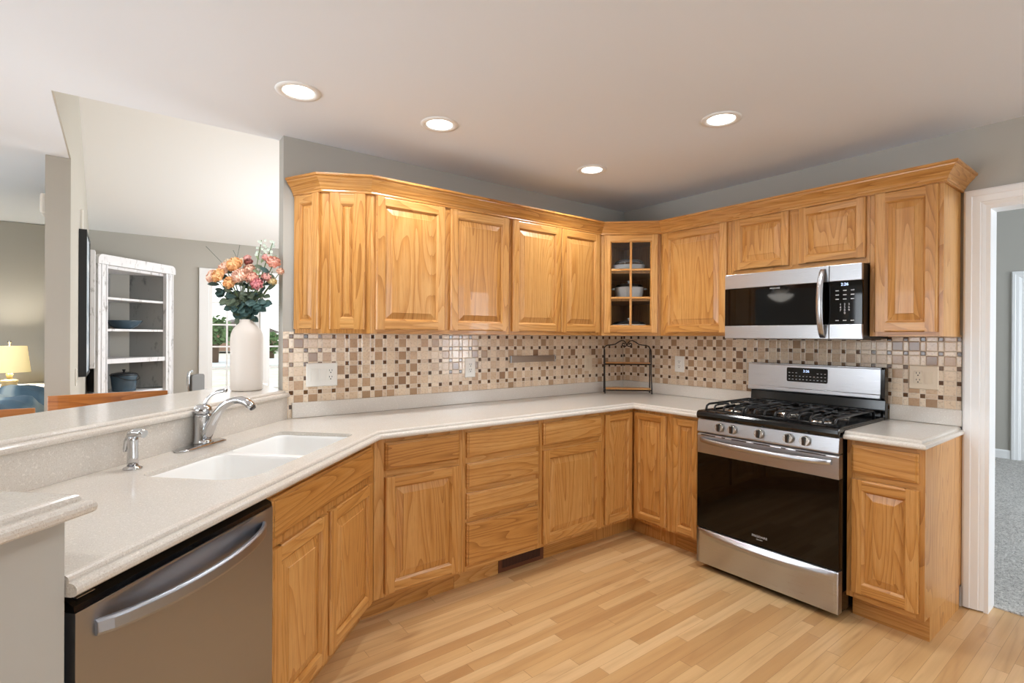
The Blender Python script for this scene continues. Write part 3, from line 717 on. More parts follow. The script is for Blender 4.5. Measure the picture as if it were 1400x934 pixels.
for g0, g1 in ((1.188, 1.423), (1.427, 1.652), (1.656, 1.891)):
    m = MB(); zt, h, d0, d1 = .966, .010, .145, RF - .035
    for a in (g0 + .006, g1 - .006): m.tube([FB.p(a, d0, .9305), FB.p(a, d0 + .004, zt - .006), FB.p(a, d0 + .02, zt), FB.p(a, d1 - .03, zt), FB.p(a, d1 - .008, zt - .010), FB.p(a, d1, .9305)], .0065, 6)
    for d in (d0 + .02, (d0 + d1) / 2, ): m.tube([FB.p(g0 + .006, d, zt), FB.p(g1 - .006, d, zt)], .006, 6)
    m.tube([FB.p(g0 + .006, d1 - .002, .936), FB.p(g1 - .006, d1 - .002, .936)], .005, 6)
    na = 4
    for k in range(1, na):
        a = g0 + (g1 - g0) * k / na
        m.tube([FB.p(a, d1 - .002, .936), FB.p(a, d1 - .004, .952), FB.p(a, d1 - .014, zt - .003), FB.p(a, d1 - .03, zt), FB.p(a, d1 - .10 - .02 * (k == 2), zt)], .0058, 6)
        m.tube([FB.p(a, d0 + .02, zt), FB.p(a, d0 + .09, zt)], .0058, 6)
        m.tube([FB.p(a, (d0 + d1) / 2 - .07, zt), FB.p(a, (d0 + d1) / 2 + .07, zt)], .0058, 6)
    for d in (d0 + .13, d1 - .13):
        m.tube([FB.p(g0 + .006, d, zt), FB.p(g0 + .075, d, zt)], .0058, 6); m.tube([FB.p(g1 - .006, d, zt), FB.p(g1 - .075, d, zt)], .0058, 6)
    m.build('grate', IRON, rg)
# oven door
m = MB(); m.box(FB, RA0 + .002, RA1 - .002, RF - .043, RF - .002, .690, .7985).build('x', STEEL) if False else None
m = MB(); m.ext(FB, [(RF - .043, .683), (RF, .683), (RF + .001, .79), (RF - .006, .7985), (RF - .043, .7985)], 'a', RA0, RA1)
od = m.build('oven_door', STEEL, rg, bevel=.002)
MB().box(FB, RA0, RA1, RF - .043, RF - .0005, .246, .6825).build('oven_window', BLACKGLASS, od, bevel=.002)
m = MB()
for a0_, a1_ in ((1.185, 1.275), (1.315, 1.335), (1.375, 1.46), (1.50, 1.59), (1.645, 1.67), (1.72, 1.86)):
    MB().box(FB, a0_, a1_, RF - .004, RF + .0015, .787, .7925).build('vent_slot', SLOT, od)
def bow_bar(fr, a0, a1, zc, d0, bow, hh, th, sag=0, pw=.8):
    m = MB(); Ls = []
    for k in range(29):
        tt = -1 + 2 * k / 28; a = (a0 + a1) / 2 + tt * (a1 - a0) / 2; e = max(0, 1 - tt * tt) ** pw; d = d0 + bow * e; z = zc - sag * e
        Ls.append([fr.p(a, d + th * math.cos(q), z + hh * math.sin(q)) for q in [j * math.pi / 5 for j in range(10)]])
    m.smooth = True; return m.loops(Ls)
bow_bar(FB, RA0 + .025, RA1 - .03, .764, RF + .006, .050, .015, .009, .006, .6).build('door_handle', STEEL, od)
MB().box(FB, RA0 + .003, RA1 - .003, RF - .043, RF - .012, .2375, .2455).build('door_gap', BLACKMAT, rg)
m = MB(); Ls = []
for k in range(31):                     # drawer front with a bowed pull ledge
    tt = -1 + 2 * k / 30; a = (RA0 + RA1) / 2 + tt * (RA1 - RA0) / 2; e = max(0, 1 - (tt / .93) ** 2) ** .8 if abs(tt) < .93 else 0
    q = [(RF - .043, .036), (RF - .001, .036), (RF, .040), (RF, .185 - .012 * e), (RF + .003 * e, .196 - .016 * e), (RF + .022 * e, .206 - .012 * e), (RF + .028 * e, .214 - .010 * e), (RF + .024 * e, .222 - .008 * e), (RF + .004 * e, .232), (RF - .002, .237), (RF - .043, .237)]
    Ls.append([FB.p(a, d, z) for d, z in q])
m.smooth = True; m.loops(Ls); m.build('storage_drawer', STEEL, rg)
text('maker_logo', 'FRIGIDAIRE', .0165, FB, 1.536, RF + .0002, .292, MARK, od)
text('maker_sub_logo', 'GALLERY', .0085, FB, 1.536, RF + .0002, .276, MARK, od)
# backguard
m = MB(); m.ext(FB, [(.034, .9055), (.095, .9055), (.083, .925), (.075, 1.018), (.085, 1.022), (.088, 1.030), (.086, 1.19), (.070, 1.200), (.034, 1.200)], 'a', RA0 + .001, RA1 + .001)
bgd = m.build('backguard', BLACK, rg, bevel=.002)
m = MB(); m.ext(FB, [(.0855, 1.024), (.096, 1.024), (.099, 1.030), (.0985, 1.048), (.093, 1.051), (.089, 1.190), (.080, 1.1985), (.0855, 1.1985)], 'a', RA0 - .010, RA1 - .018)
m.build('backguard_trim', STEEL, bgd, bevel=.001)
dpn = MB().loops([[FB.p(a, d, z) for a, z in rrect(1.400, 1.633, 1.091, 1.178, .008, 4)] for d in (.088, .0955)]).build('display', BLACKGLASS, bgd)
text('clock_digits', '2:26', .021, FB, 1.515, .0958, 1.158, LCD, dpn)
m = MB()
for j, z in enumerate((1.146, 1.126, 1.106)):
    for k in range(11):
        a = 1.416 + k * .0205
        if j == 0 and 2 < k < 8: continue
        MB().box(FB, a - .0045, a + .0045, .0955, .0958, z - .0018, z + .0018).build('key_mark', MARK, dpn)

# ------------------------------------------------------------------ microwave
mwv = thing('microwave', 'stainless over-range microwave with curved bar handle below the short cabinet', 'microwave', (-.2, -1.54, 1.355))
MA0, MA1, MZ0, MZ1, MF = 1.1605, 1.9125, 1.356, 1.7505, .400
MB().box(FB, MA0 + .002, MA1 - .002, .008, MF - .024, MZ0 + .004, MZ1).build('body', BLACKMAT, mwv, bevel=.003)
MB().box(FB, MA0 + .03, MA1 - .03, .03, MF - .06, MZ0 - .004, MZ0 + .0035).build('vent_bottom', STEEL_DARK, mwv)
MS = 1.7575
mdr = MB().box(FB, MA0, MS, MF - .0235, MF, 1.6625, MZ1 - .001, 'a').box(FB, MA0, MS, MF - .0235, MF, MZ0, 1.4335, 'a').build('door', STEEL, mwv, bevel=.0025)
MB().box(FB, MA0, MS, MF - .0235, MF - .001, 1.434, 1.662).build('window', BLACKGLASS, mdr)
mcp = MB().box(FB, MS + .001, MA1, MF - .0235, MF, 1.6625, MZ1 - .001, 'a').build('control_section', STEEL, mwv, bevel=.0025)
MB().box(FB, MS + .001, MA1, MF - .0235, MF, MZ0, 1.4335, 'a').build('lower_band', STEEL, mcp, bevel=.0025)
kp = MB().box(FB, MS + .001, MA1, MF - .0235, MF - .001, 1.434, 1.662).build('keypad', BLACKGLASS, mcp)
text('clock_digits', '2:26', .0215, FB, 1.832, MF - .0006, 1.644, LCD, mcp)
m = MB()
for j in range(8):
    z = 1.612 - .0225 * j
    for k in range(3):
        if j == 6 and k != 1: pass
        a = 1.797 + .036 * k; hw = .008 if j < 3 or j > 6 else .003
        if 3 <= j <= 6: continue
        MB().box(FB, a - hw, a + hw, MF - .001, MF - .0006, z - .0022, z + .0022).build('key_mark', MARK, mcp)
text('key_digits', '1   2   3\n4   5   6\n7   8   9\n    0    ', .0150, FB, 1.833, MF - .0006, 1.516, MARK, mcp)
text('maker_logo', 'FRIGIDAIRE', .0115, FB, 1.469, MF - .0006, 1.649, MARK, mdr)
m = MB(); Ls = []
for k in range(25):
    tt = -1 + 2 * k / 24; z = 1.548 + tt * .186; e = max(0, 1 - tt * tt) ** .65; d = MF + .001 + .048 * e; hw = .013 + .004 * e
    Ls.append([FB.p(1.728 + hw * math.cos(q), d + .007 * math.sin(q), z) for q in [j * math.pi / 6 for j in range(12)]])
m.smooth = True; m.loops(Ls).build('handle', STEEL, mdr)

# ------------------------------------------------------------------ wall plates, knife bar, floor vent
def plate(name, label, fr, a0, a1, z0, z1, gangs, m_, d=.0065):
    root = thing(name, label, 'outlet' if 'outlet' in name else 'switch', fr.p((a0 + a1) / 2, d, (z0 + z1) / 2))
    fr_l = [[fr.p(a, dd, z) for a, z in ((a0 + i, z0 + i), (a1 - i, z0 + i), (a1 - i, z1 - i), (a0 + i, z1 - i))] for i, dd in ((0, d), (.0005, d + .003), (.004, d + .006))]
    MB().loops(fr_l).build('cover_plate', m_, root)
    n = len(gangs); W = .046; mid = (a0 + a1) / 2; zc = (z0 + z1) / 2
    for i, g in enumerate(gangs):
        c = mid + (i - (n - 1) / 2) * W
        if g == 'rocker':
            b = MB(); b.box(fr, c - .0168, c + .0168, d + .0062, d + .0072, zc - .0335, zc + .0335); ro = b.build('rocker_frame', m_, root)
            MB().loops([[fr.p(c - .0145, dd, z) for dd, z in q] and [fr.p(s_, dd, z) for dd, z in q] for s_, q in ((c - .0145, ((d + .0073, zc - .031), (d + .0085, zc - .031), (d + .0115, zc + .031), (d + .0073, zc + .031))), (c + .0145, ((d + .0073, zc - .031), (d + .0085, zc - .031), (d + .0115, zc + .031), (d + .0073, zc + .031))))]).build('rocker', m_, ro)
        elif g == 'outlet':
            b = MB().box(fr, c - .0168, c + .0168, d + .0062, d + .0085, zc - .0335, zc + .0335).build('receptacle', m_, root, bevel=.001)
            s_ = MB()
            for dz in (-.018, .018):
                s_.box(fr, c - .0085, c - .0055, d + .0085, d + .0089, zc + dz + .001, zc + dz + .010); s_.box(fr, c + .0055, c + .0085, d + .0085, d + .0089, zc + dz + .001, zc + dz + .010)
                s_.lathe(fr.p(c, d + .0085, zc + dz - .007), [(.0035, 0), (.0035, .0004)], 10, fr.out)
            s_.build('slots', SLOT, b)
    return root
plate('switch_outlet_plate', 'white three-gang plate with two rockers and an outlet, under the angled end cabinet', FA, -2.611, -2.440, 1.078, 1.208, ['rocker', 'rocker', 'outlet'], PLATE_W)
plate('wall_outlet', 'white outlet on the tile left of the knife bar, under the wide-door cabinet', FA, -1.592, -1.510, 1.086, 1.216, ['outlet'], PLATE_W)
plate('wall_switch', 'beige rocker plate on the tile between the knife bar and the corner rack', FA, -.470, -.388, 1.090, 1.216, ['rocker'], PLATE_B)
plate('wall_outlet', 'white outlet on the right wall tile between corner rack and range', FB, .521, .603, 1.095, 1.217, ['outlet'], PLATE_W)
plate('switch_outlet_plate', 'beige two-gang plate with outlet and rocker on tile right of the range', FB, 2.006, 2.135, 1.090, 1.217, ['outlet', 'rocker'], PLATE_B)
kb = thing('knife_bar', 'flat brushed metal magnetic knife bar mounted on the back wall tile', 'knife bar', FA.p(-1.0, .01, 1.2))
MB().box(FA, -1.212, -.800, .0066, .018, 1.176, 1.222, 'a').build('bar', mat('grey_metal_strip', (150, 132, 116), .38, .6), kb, bevel=.002)
MB().box(FA, -1.218, -1.210, .0066, .02, 1.174, 1.224).box(FA, -.802, -.794, .0066, .02, 1.174, 1.224).build('end_cap', STEEL, kb)
VENTM = mat('brown_vent_metal', (104, 62, 40), .4, .2)
vt = thing('floor_vent', 'brown metal floor vent grille in the toe kick under the drawer stack', 'vent', FA.p(-1.52, .535, .05))
m = MB(); va0, va1, vz0, vz1, vd = -1.692, -1.352, .004, .108, .5335
m.box(FA, va0, va1, vd, vd + .004, vz0, vz0 + .022, 'a').box(FA, va0, va1, vd, vd + .004, vz1 - .018, vz1, 'a').box(FA, va0, va0 + .025, vd, vd + .004, vz0 + .022, vz1 - .018).box(FA, va1 - .025, va1, vd, vd + .004, vz0 + .022, vz1 - .018)
m.build('frame', VENTM, vt, bevel=.001)
m = MB()
for k in range(27): a = va0 + .030 + k * .0108; m.box(FA, a, a + .004, vd + .0008, vd + .0035, vz0 + .022, vz1 - .018)
m.build('louvers', VENTM, vt)
MB().box(FA, va0 + .02, va1 - .02, vd + .0001, vd + .0006, vz0 + .02, vz1 - .016).build('backing', SLOT, vt)

# ------------------------------------------------------------------ recessed ceiling lights, plus added unseen spots
def downlight(loc, label, group='recessed ceiling lights'):
    return loc, label
cl = thing('recessed_light', 'round white recessed ceiling light nearest the wall end, above the flowers side', 'ceiling light', (-2.807, -.569, CEIL_Z), 'recessed ceiling lights')
b = Vector((-2.807, -.569, CEIL_Z))
MB().lathe(b, [(.094, -.0005), (.093, -.004), (.078, -.006), (.066, -.004), (.064, -.0005)], 40, cap0=False, cap1=False).build('trim_ring', RINGM, cl)
MB().lathe(b, [(.0635, -.0006), (.062, -.002), (.03, -.0025), (.002, -.0026)], 40).build('lens', LENS, cl)
def add_lamp(x, y, k=1.0):
    l = bpy.data.lights.new('downlight_or_added_spot', 'SPOT'); l.energy = DOWNLIGHT_W * 4 * k; l.spot_size = rad(150); l.spot_blend = .7; l.shadow_soft_size = .06; l.color = (.92, .96, 1)
    o = bpy.data.objects.new('downlight_or_added_spot', l); COL.objects.link(o); o.location = (x, y, CEIL_Z - .02)
add_lamp(-2.807, -.569)
for x, y, lb in ((-2.148, -.641, 'round white recessed ceiling light above the wide-door wall cabinet'), (-1.098, -1.543, 'round white recessed ceiling light in front of the range side, rightmost of the four'), (-1.036, -.620, 'round white recessed ceiling light closest to the corner glass cabinet')):
    copy_tree(cl, (x, y, CEIL_Z), lb, 'recessed ceiling lights'); add_lamp(x, y)
for x, y in ((-2.1, -2.6), (-3.6, -3.6), (-1.1, -3.6), (-4.6, -1.6)): add_lamp(x, y)  # extra spots out of view, added for brightness without fixtures
for x, y in ((-4.75, 1.2), (-4.75, 2.4)): add_lamp(x, y, 2.0)  # stronger spots added to brighten the left room; no fixtures there

# ------------------------------------------------------------------ corner rack
rk = thing('corner_rack', 'two-tier wrought iron counter rack with wood shelves and scrolled top in the corner', 'rack', (-.24, -.25, CT))
FK = Fr((-.401, -.146), (.28, -.261)); WK = math.hypot(.28, .261)
rz = CT + .0045
m = MB()
for a in (.012, WK - .012):
    m.tube([FK.p(a, -.105, rz), FK.p(a, -.105, 1.27), FK.p(a + (.01 if a < .1 else -.01), -.105, 1.29)], .0048, 6)
    m.tube([FK.p(a, .0, rz), FK.p(a, -.002, .96), FK.p(a, -.016, 1.02), FK.p(a, -.040, 1.08), FK.p(a, -.036, 1.14), FK.p(a, -.034, 1.21), FK.p(a, -.048, 1.255), FK.p(a, -.080, 1.268), FK.p(a, -.105, 1.262)], .0045, 6)
    m.tube([FK.p(a, -.003, .945), FK.p(a, -.105, .945)], .0042, 6); m.tube([FK.p(a, -.036, 1.146), FK.p(a, -.105, 1.146)], .0042, 6)
for d, z in ((-.003, .945), (-.105, .945), (-.036, 1.146), (-.105, 1.146)): m.tube([FK.p(.012, d, z), FK.p(WK - .012, d, z)], .0046, 6)
m.build('frame', WROUGHT, rk)
m = MB(); c = WK / 2
for s_ in (1, -1):
    q = [(c - .012 * 1, 1.286)]
    cur = [(-.168, 1.288), (-.150, 1.296), (-.12, 1.298), (-.092, 1.304), (-.066, 1.322), (-.042, 1.334), (-.022, 1.330), (-.008, 1.312), (-.002, 1.298), (-.008, 1.288), (-.022, 1.286), (-.034, 1.293), (-.038, 1.304), (-.030, 1.313), (-.020, 1.310), (-.018, 1.302)]
    m.tube([FK.p(c + s_ * x, -.105, z) for x, z in cur], .0044, 6)
m.build('scroll_top', WROUGHT, rk)
MB().box(FK, .020, WK - .020, -.100, -.008, .9505, .963, 'a').build('shelf', OAK, rk, bevel=.002)
MB().box(FK, .020, WK - .020, -.100, -.041, 1.1515, 1.163, 'a').build('shelf', OAK, rk, bevel=.002)

# ------------------------------------------------------------------ dishes in the glass cabinet
DC = Vector((-.385, -.385, 0)); dx = Vector((R2, -R2, 0))
def dish(name, label, cat, c, prof, squash, lid=None, knob=None, flute=0, handles=0):
    root = thing(name, label, cat, c)
    m = MB(); m.smooth = True; seg = 48; Ls = []
    for r, h in prof:
        Ls.append([c + Zv * h + dx * (r * squash * (1 + (flute * math.cos(k * 2 * math.pi * 16 / seg) if .01 < h < prof[3][1] else 0)) * math.cos(k * 2 * math.pi / seg)) + FD.out * (r * (1 + (flute * math.cos(k * 2 * math.pi * 16 / seg) if .01 < h < prof[3][1] else 0)) * math.sin(k * 2 * math.pi / seg)) for k in range(seg)])
    m.loops(Ls); m.build('dish_body', PORCELAIN, root)
    if handles:
        for s_ in (1, -1):
            q = c + dx * (s_ * prof[3][0] * squash) + Zv * (prof[3][1] - .008)
            MB().tube([q - FD.out * .028, q - FD.out * .022 + dx * s_ * .016, q + dx * s_ * .020, q + FD.out * .022 + dx * s_ * .016, q + FD.out * .028], .005, 8).build('handle', PORCELAIN, root)
    if lid:
        z0, hh = lid; r = prof[3][0] * .97
        lo = MB().lathe(c + Zv * z0, [(r, 0), (r * 1.0, .004), (r * .9, hh * .6), (r * .55, hh * .93), (.012, hh)], 36, squash=(squash, 1), ux=dx).build('lid', CLEARLID, root)
        MB().lathe(c + Zv * (z0 + hh + .0005), [(.008, 0), (.007, .008), (.014, .014), (.013, .019), (.004, .021)], 16).build('lid_knob', CLEARLID if knob != 'w' else PORCELAIN, lo)
    return root
rp = lambda r, h: [(r * .80, 0), (r * .86, .004), (r * .93, h * .5), (r, h), (r * 1.02, h + .003), (r * .97, h + .004), (r * .92, h * .5 + .004), (r * .5, .008)]
dish('casserole_dish', 'white oval casserole with domed glass lid on the top cabinet shelf', 'dish', DC + Vector((.02, .02, SH2 + .0005)), rp(.082, .055), 1.42, (.060, .045))
dish('casserole_dish', 'white fluted round casserole with glass lid on the middle cabinet shelf', 'dish', DC + Vector((.02, .02, SH1 + .0005)), rp(.098, .088), 1.1, (.093, .030), 'w', .03, 1)
dish('covered_dish', 'low white covered dish with knob on the bottom cabinet shelf', 'dish', DC + Vector((.01, .01, UZ0 + .0185)), rp(.102, .062), 1.2, (.067, .026), 'w', 0, 1)
pc = DC + Vector((.075, -.075, 0)) + FD.out * .03 + Zv * (SH2 + .0005)
tag(MB().lathe(pc + Vector((.04, -.04, 0)), [(.03, 0), (.034, .003), (.046, .010), (.047, .012), (.034, .006), (.01, .004)], 28).build('small_plate', PORCELAIN), 'small white plate at the right of the top shelf in the glass cabinet', 'plate')

# ------------------------------------------------------------------ vase and flowers on the bar
VC = Vector((-2.885, .095, BT + .0006))
LR = Vector((.795, -.607, 0)); BK = Vector((.607, .795, 0))
vs = [(.066, 0), (.074, .003), (.0775, .010), (.0785, .06), (.0785, .270), (.0755, .297), (.066, .322), (.050, .342), (.038, .354), (.0355, .364), (.0365, .373), (.0345, .374), (.032, .364), (.034, .352), (.060, .318), (.070, .28), (.070, .012), (.02, .010)]
tag(MB().lathe(VC, vs, 48).build('vase', VASE), 'tall cream ceramic bottle vase holding flowers on the bar top', 'vase')
STEM = mat('green_stem', (92, 112, 62), .55); LEAF_D = mat('eucalyptus_leaf', (66, 92, 88), .55); LEAF_O = mat('olive_leaf', (92, 104, 84), .5); LEAF_L = mat('pale_green_leaf', (148, 168, 130), .55)
PET = {k: mat('petal_' + k, c, .6, spec=.3) for k, c in dict(peach=(252, 216, 194), orange=(253, 206, 150), pink=(246, 194, 186), cream=(248, 234, 212), coral=(249, 198, 180), rose=(241, 170, 174), yellow=(246, 228, 180), white=(206, 216, 202), maroon=(168, 104, 98)).items()}
MOUTH = VC + Zv * .35
def bouquet_point(L, z, dep): return VC + LR * L + BK * dep + Vector((0, 0, z - VC.z))
def stem_curve(tip, k=7):
    base = VC + Zv * .12 + (tip - VC) * .04; base.z = VC.z + .10
    m_ = MOUTH + Vector(((tip - VC).x, (tip - VC).y, 0)) * .10
    pts = []
    for i in range(k + 1):
        t_ = i / k; pts.append(base * (1 - t_) ** 2 + m_ * (2 * t_ * (1 - t_)) + tip * t_ ** 2) if False else None
    out = [base, base.lerp(m_, .5), m_]
    for i in range(1, 6):
        t_ = i / 5; c1 = m_ + Zv * .06 + (tip - m_) * .2
        out.append(m_ * (1 - t_) ** 2 + c1 * (2 * t_ * (1 - t_)) + tip * t_ ** 2)
    return out
def bloom_mesh(c, r, nrm, seed):
    rnd = random.Random(seed); m = MB(); m.smooth = True; nrm = Vector(nrm).normalized()
    u = nrm.orthogonal().normalized(); v = nrm.cross(u)
    for lay, (n, rr, tilt, h) in enumerate(((7, 1.0, .25, -.25), (7, .92, .55, -.1), (6, .75, .9, .0), (5, .52, 1.15, .08), (4, .32, 1.35, .12))):
        for k in range(n):
            th = 2 * math.pi * (k + .5 * (lay % 2) + rnd.uniform(-.15, .15)) / n; dr = u * math.cos(th) + v * math.sin(th); tg = nrm.cross(dr)
            tl = tilt + rnd.uniform(-.12, .12); Ls = []
            for i in range(5):
                q = i / 4; ang = tl + q * .55 ; rad_ = r * rr * q
                p = c + dr * (rad_ * math.cos(ang * q)) + nrm * (r * h + rad_ * math.sin(ang * (q ** .8)) * .9)
                wd = r * rr * (.20 + .62 * math.sin(math.pi * min(1, q * .62 + .06))) * (.8 if q == 1 else 1)
                Ls.append([p + tg * (wd * s_) + nrm * (r * .10 * s_ * s_) + dr * (-.10 * r * s_ * s_) for s_ in (-1, -.5, 0, .5, 1)])
            m.loops(Ls, False, False, closed=False)
    return m
def leaf(m, p, d, w_, l_, nrm):
    d = Vector(d).normalized(); s_ = d.cross(Vector(nrm)).normalized(); n_ = s_.cross(d); Ls = []
    for i in range(6):
        q = i / 5; ww = w_ * math.sin(math.pi * min(1, .06 + q * .94)) ** .75
        Ls.append([p + d * (l_ * q) + n_ * (l_ * .10 * q * q * -1 + abs(x) * ww * .25) + s_ * (ww * x) for x in (-1, -.5, 0, .5, 1)])
    m.smooth = True; m.loops(Ls, False, False, closed=False)
GF = 'flowers in the cream vase'
def L_(px): return .00387 * (px - 336)
def flower(name, label, L, z, dep, r, col, nrm, seed):
    tip = bouquet_point(L, z, dep); root = thing(name, label, 'flower', VC + Zv * .35, GF)
    MB().tube(stem_curve(tip - Vector(nrm).normalized() * r * .25), .0022, 6).build('stem', STEM, root)
    bloom_mesh(tip, r, nrm, seed).build('bloom', PET[col], root)
    sd_ = 1 if L > 0 else -1; rr_ = random.Random(900 + seed)
    for q in (.16, .34, .55):
        g = MB(); leaf(g, tip.lerp(MOUTH, q), (LR * sd_ * rr_.uniform(-.6, 1) + Zv * rr_.uniform(-.1, .5) - BK * rr_.uniform(.1, .8)), .015, .055, Zv * .6 - BK); g.build('leaf', LEAF_O if seed % 2 else LEAF_D, root)
fl_ = [(-.164, 1.664, -.02, .034, 'peach', 'peach ranunculus at the far left of the bouquet'),
 (-.117, 1.666, -.05, .034, 'orange', 'wide orange ranunculus low at the left of the bouquet'),
 (-.110, 1.705, -.01, .034, 'peach', 'pale peach ranunculus above the wide orange one'),
 (-.047, 1.724, -.03, .038, 'orange', 'light orange ranunculus at the top centre of the bouquet'),
 (-.116, 1.742, .03, .023, 'cream', 'small cream bloom at the upper left of the bouquet'),
 (-.040, 1.748, .03, .024, 'cream', 'cream bloom behind the top centre orange flower'),
 (-.013, 1.768, .03, .019, 'pink', 'small dusky pink bloom at the top centre of the bouquet'),
 (.004, 1.744, .01, .020, 'maroon', 'small maroon bloom just under the dusky pink one'),
 (.015, 1.706, .0, .028, 'peach', 'peach bloom in the middle of the bouquet'),
 (-.002, 1.662, -.06, .037, 'peach', 'broad peach ranunculus at the front centre of the bouquet'),
 (-.056, 1.628, -.06, .031, 'orange', 'bright orange ranunculus hanging lowest at the front'),
 (.046, 1.655, -.04, .030, 'coral', 'coral bloom right of the broad peach ranunculus'),
 (.077, 1.624, -.05, .028, 'rose', 'rose pink bloom lowest at the right of the bouquet'),
 (.095, 1.770, .02, .022, 'pink', 'pink bloom at the upper right beside the white sprays'),
 (.139, 1.742, .0, .032, 'coral', 'large coral bloom at the far right of the bouquet'),
 (.170, 1.698, .01, .018, 'peach', 'small peach bud at the right edge of the bouquet'),
 (.108, 1.664, -.01, .024, 'pink', 'pink bloom low at the right of the bouquet above the yellow one'),
 (.132, 1.642, .0, .021, 'yellow', 'pale yellow bloom at the lower right of the bouquet')]
for i, (L, z, dep, r, col, lb) in enumerate(fl_):
    flower('ranunculus', lb, L, z, dep, r * 1.22, col, (-BK * .75 + LR * (L * 3.2) + Zv * (.45 + (z - 1.70) * 3)), i)
for i, (L, z, lb) in enumerate(((.060, 1.868, 'taller left spray of small white blossoms at the top of the bouquet'), (.123, 1.862, 'right spray of small white blossoms at the top of the bouquet'))):
    tip = bouquet_point(L, z, .03); root = thing('white_spray', lb, 'flower', VC + Zv * .35, GF)
    sc = stem_curve(tip); MB().tube(sc, .0020, 6).build('stem', STEM, root)
    rnd = random.Random(i); m = MB(); lf = MB()
    for k in range(16):
        q = k / 15; p = tip.lerp(bouquet_point(L * .8, z - .12, .03), q) + LR * rnd.uniform(-.022, .022) * (1 - .2 * q) + BK * rnd.uniform(-.02, .02)
        if k < 11:
            for j in range(5):
                th = j * 1.2566 + rnd.random(); leaf(m, p, LR * math.cos(th) + Zv * math.sin(th) - BK * .4, .0040, .010, -BK)
        else: leaf(lf, p, LR * rnd.uniform(-1, 1) + Zv * .6, .006, .035, -BK)
    m.build('blossoms', PET['white'], root); lf.build('leaf', LEAF_L, root)
for i, (L, z, L2, z2, lb) in enumerate(((-.230, 1.832, -.10, 1.70, 'thin bare twig leaning far left out of the bouquet'), (-.050, 1.840, -.075, 1.72, 'thin bare twig crossing upward at the top of the bouquet'), (-.085, 1.812, -.050, 1.74, 'short thin twig crossing another at the top of the bouquet'))):
    tip = bouquet_point(L, z, .02); mid = bouquet_point(L2, z2, .02); s0_ = stem_curve(mid)
    tag(MB().tube(s0_ + [mid.lerp(tip, .5), tip], .0013, 5).build('twig', mat('grey_green_twig', (96, 106, 96), .6)), lb, 'twig', GF)
ev = [(-.150, 1.600, -.03, 5, 'D', 'eucalyptus branch with round leaves drooping at the left'), (-.085, 1.545, -.06, 4, 'O', 'branch with one large olive leaf low at the left of the vase mouth'),
      (-.03, 1.505, -.05, 4, 'D', 'short eucalyptus sprig hanging over the left of the vase rim'), (.075, 1.535, -.04, 6, 'D', 'eucalyptus branch with dark leaves right of the vase mouth'),
      (.125, 1.545, -.02, 4, 'D', 'eucalyptus sprig reaching out right beyond the window mullion'), (.03, 1.585, -.03, 7, 'O', 'leafy olive-green branch in the middle under the blooms'),
      (-.02, 1.590, -.02, 7, 'O', 'leafy olive branch behind the low orange bloom'), (.075, 1.730, .0, 9, 'L', 'pale green leafy branch under the white sprays'), (.125, 1.700, .02, 6, 'L', 'pale green leafy sprig beside the large coral bloom'),
      (-.10, 1.625, .02, 6, 'D', 'dark leafy branch under the left peach blooms')]
for i, (L, z, dep, n_, kind, lb) in enumerate(ev):
    tip = bouquet_point(L, z, dep); root = thing('foliage_branch', lb, 'foliage', VC + Zv * .35, GF); rnd = random.Random(40 + i)
    sc = stem_curve(tip); MB().tube(sc, .0018, 6).build('stem', STEM, root); m = MB()
    for k in range(n_ + 6):
        q = .15 + .85 * k / (n_ + 5); j = min(len(sc) - 2, 2 + int(q * 5 * .999)); p = sc[j].lerp(sc[j + 1], (q * 5) % 1)
        side = 1 if k % 2 else -1; big = (.021, .046) if kind != 'L' else (.012, .036)
        d = (LR * side * rnd.uniform(.5, 1) + Zv * rnd.uniform(-.5, .6) - BK * rnd.uniform(.1, .8))
        leaf(m, p, d, big[0] * rnd.uniform(.7, 1.15), big[1] * rnd.uniform(.8, 1.2), Zv * .5 - BK)
    if 'large olive' in lb:
        leaf(m, bouquet_point(-.015, 1.520, -.05), (-LR + Zv * .22), .024, .10, Zv * .6 - BK)
    m.build('leaves', {'D': LEAF_D, 'O': LEAF_O, 'L': LEAF_L}[kind], root)

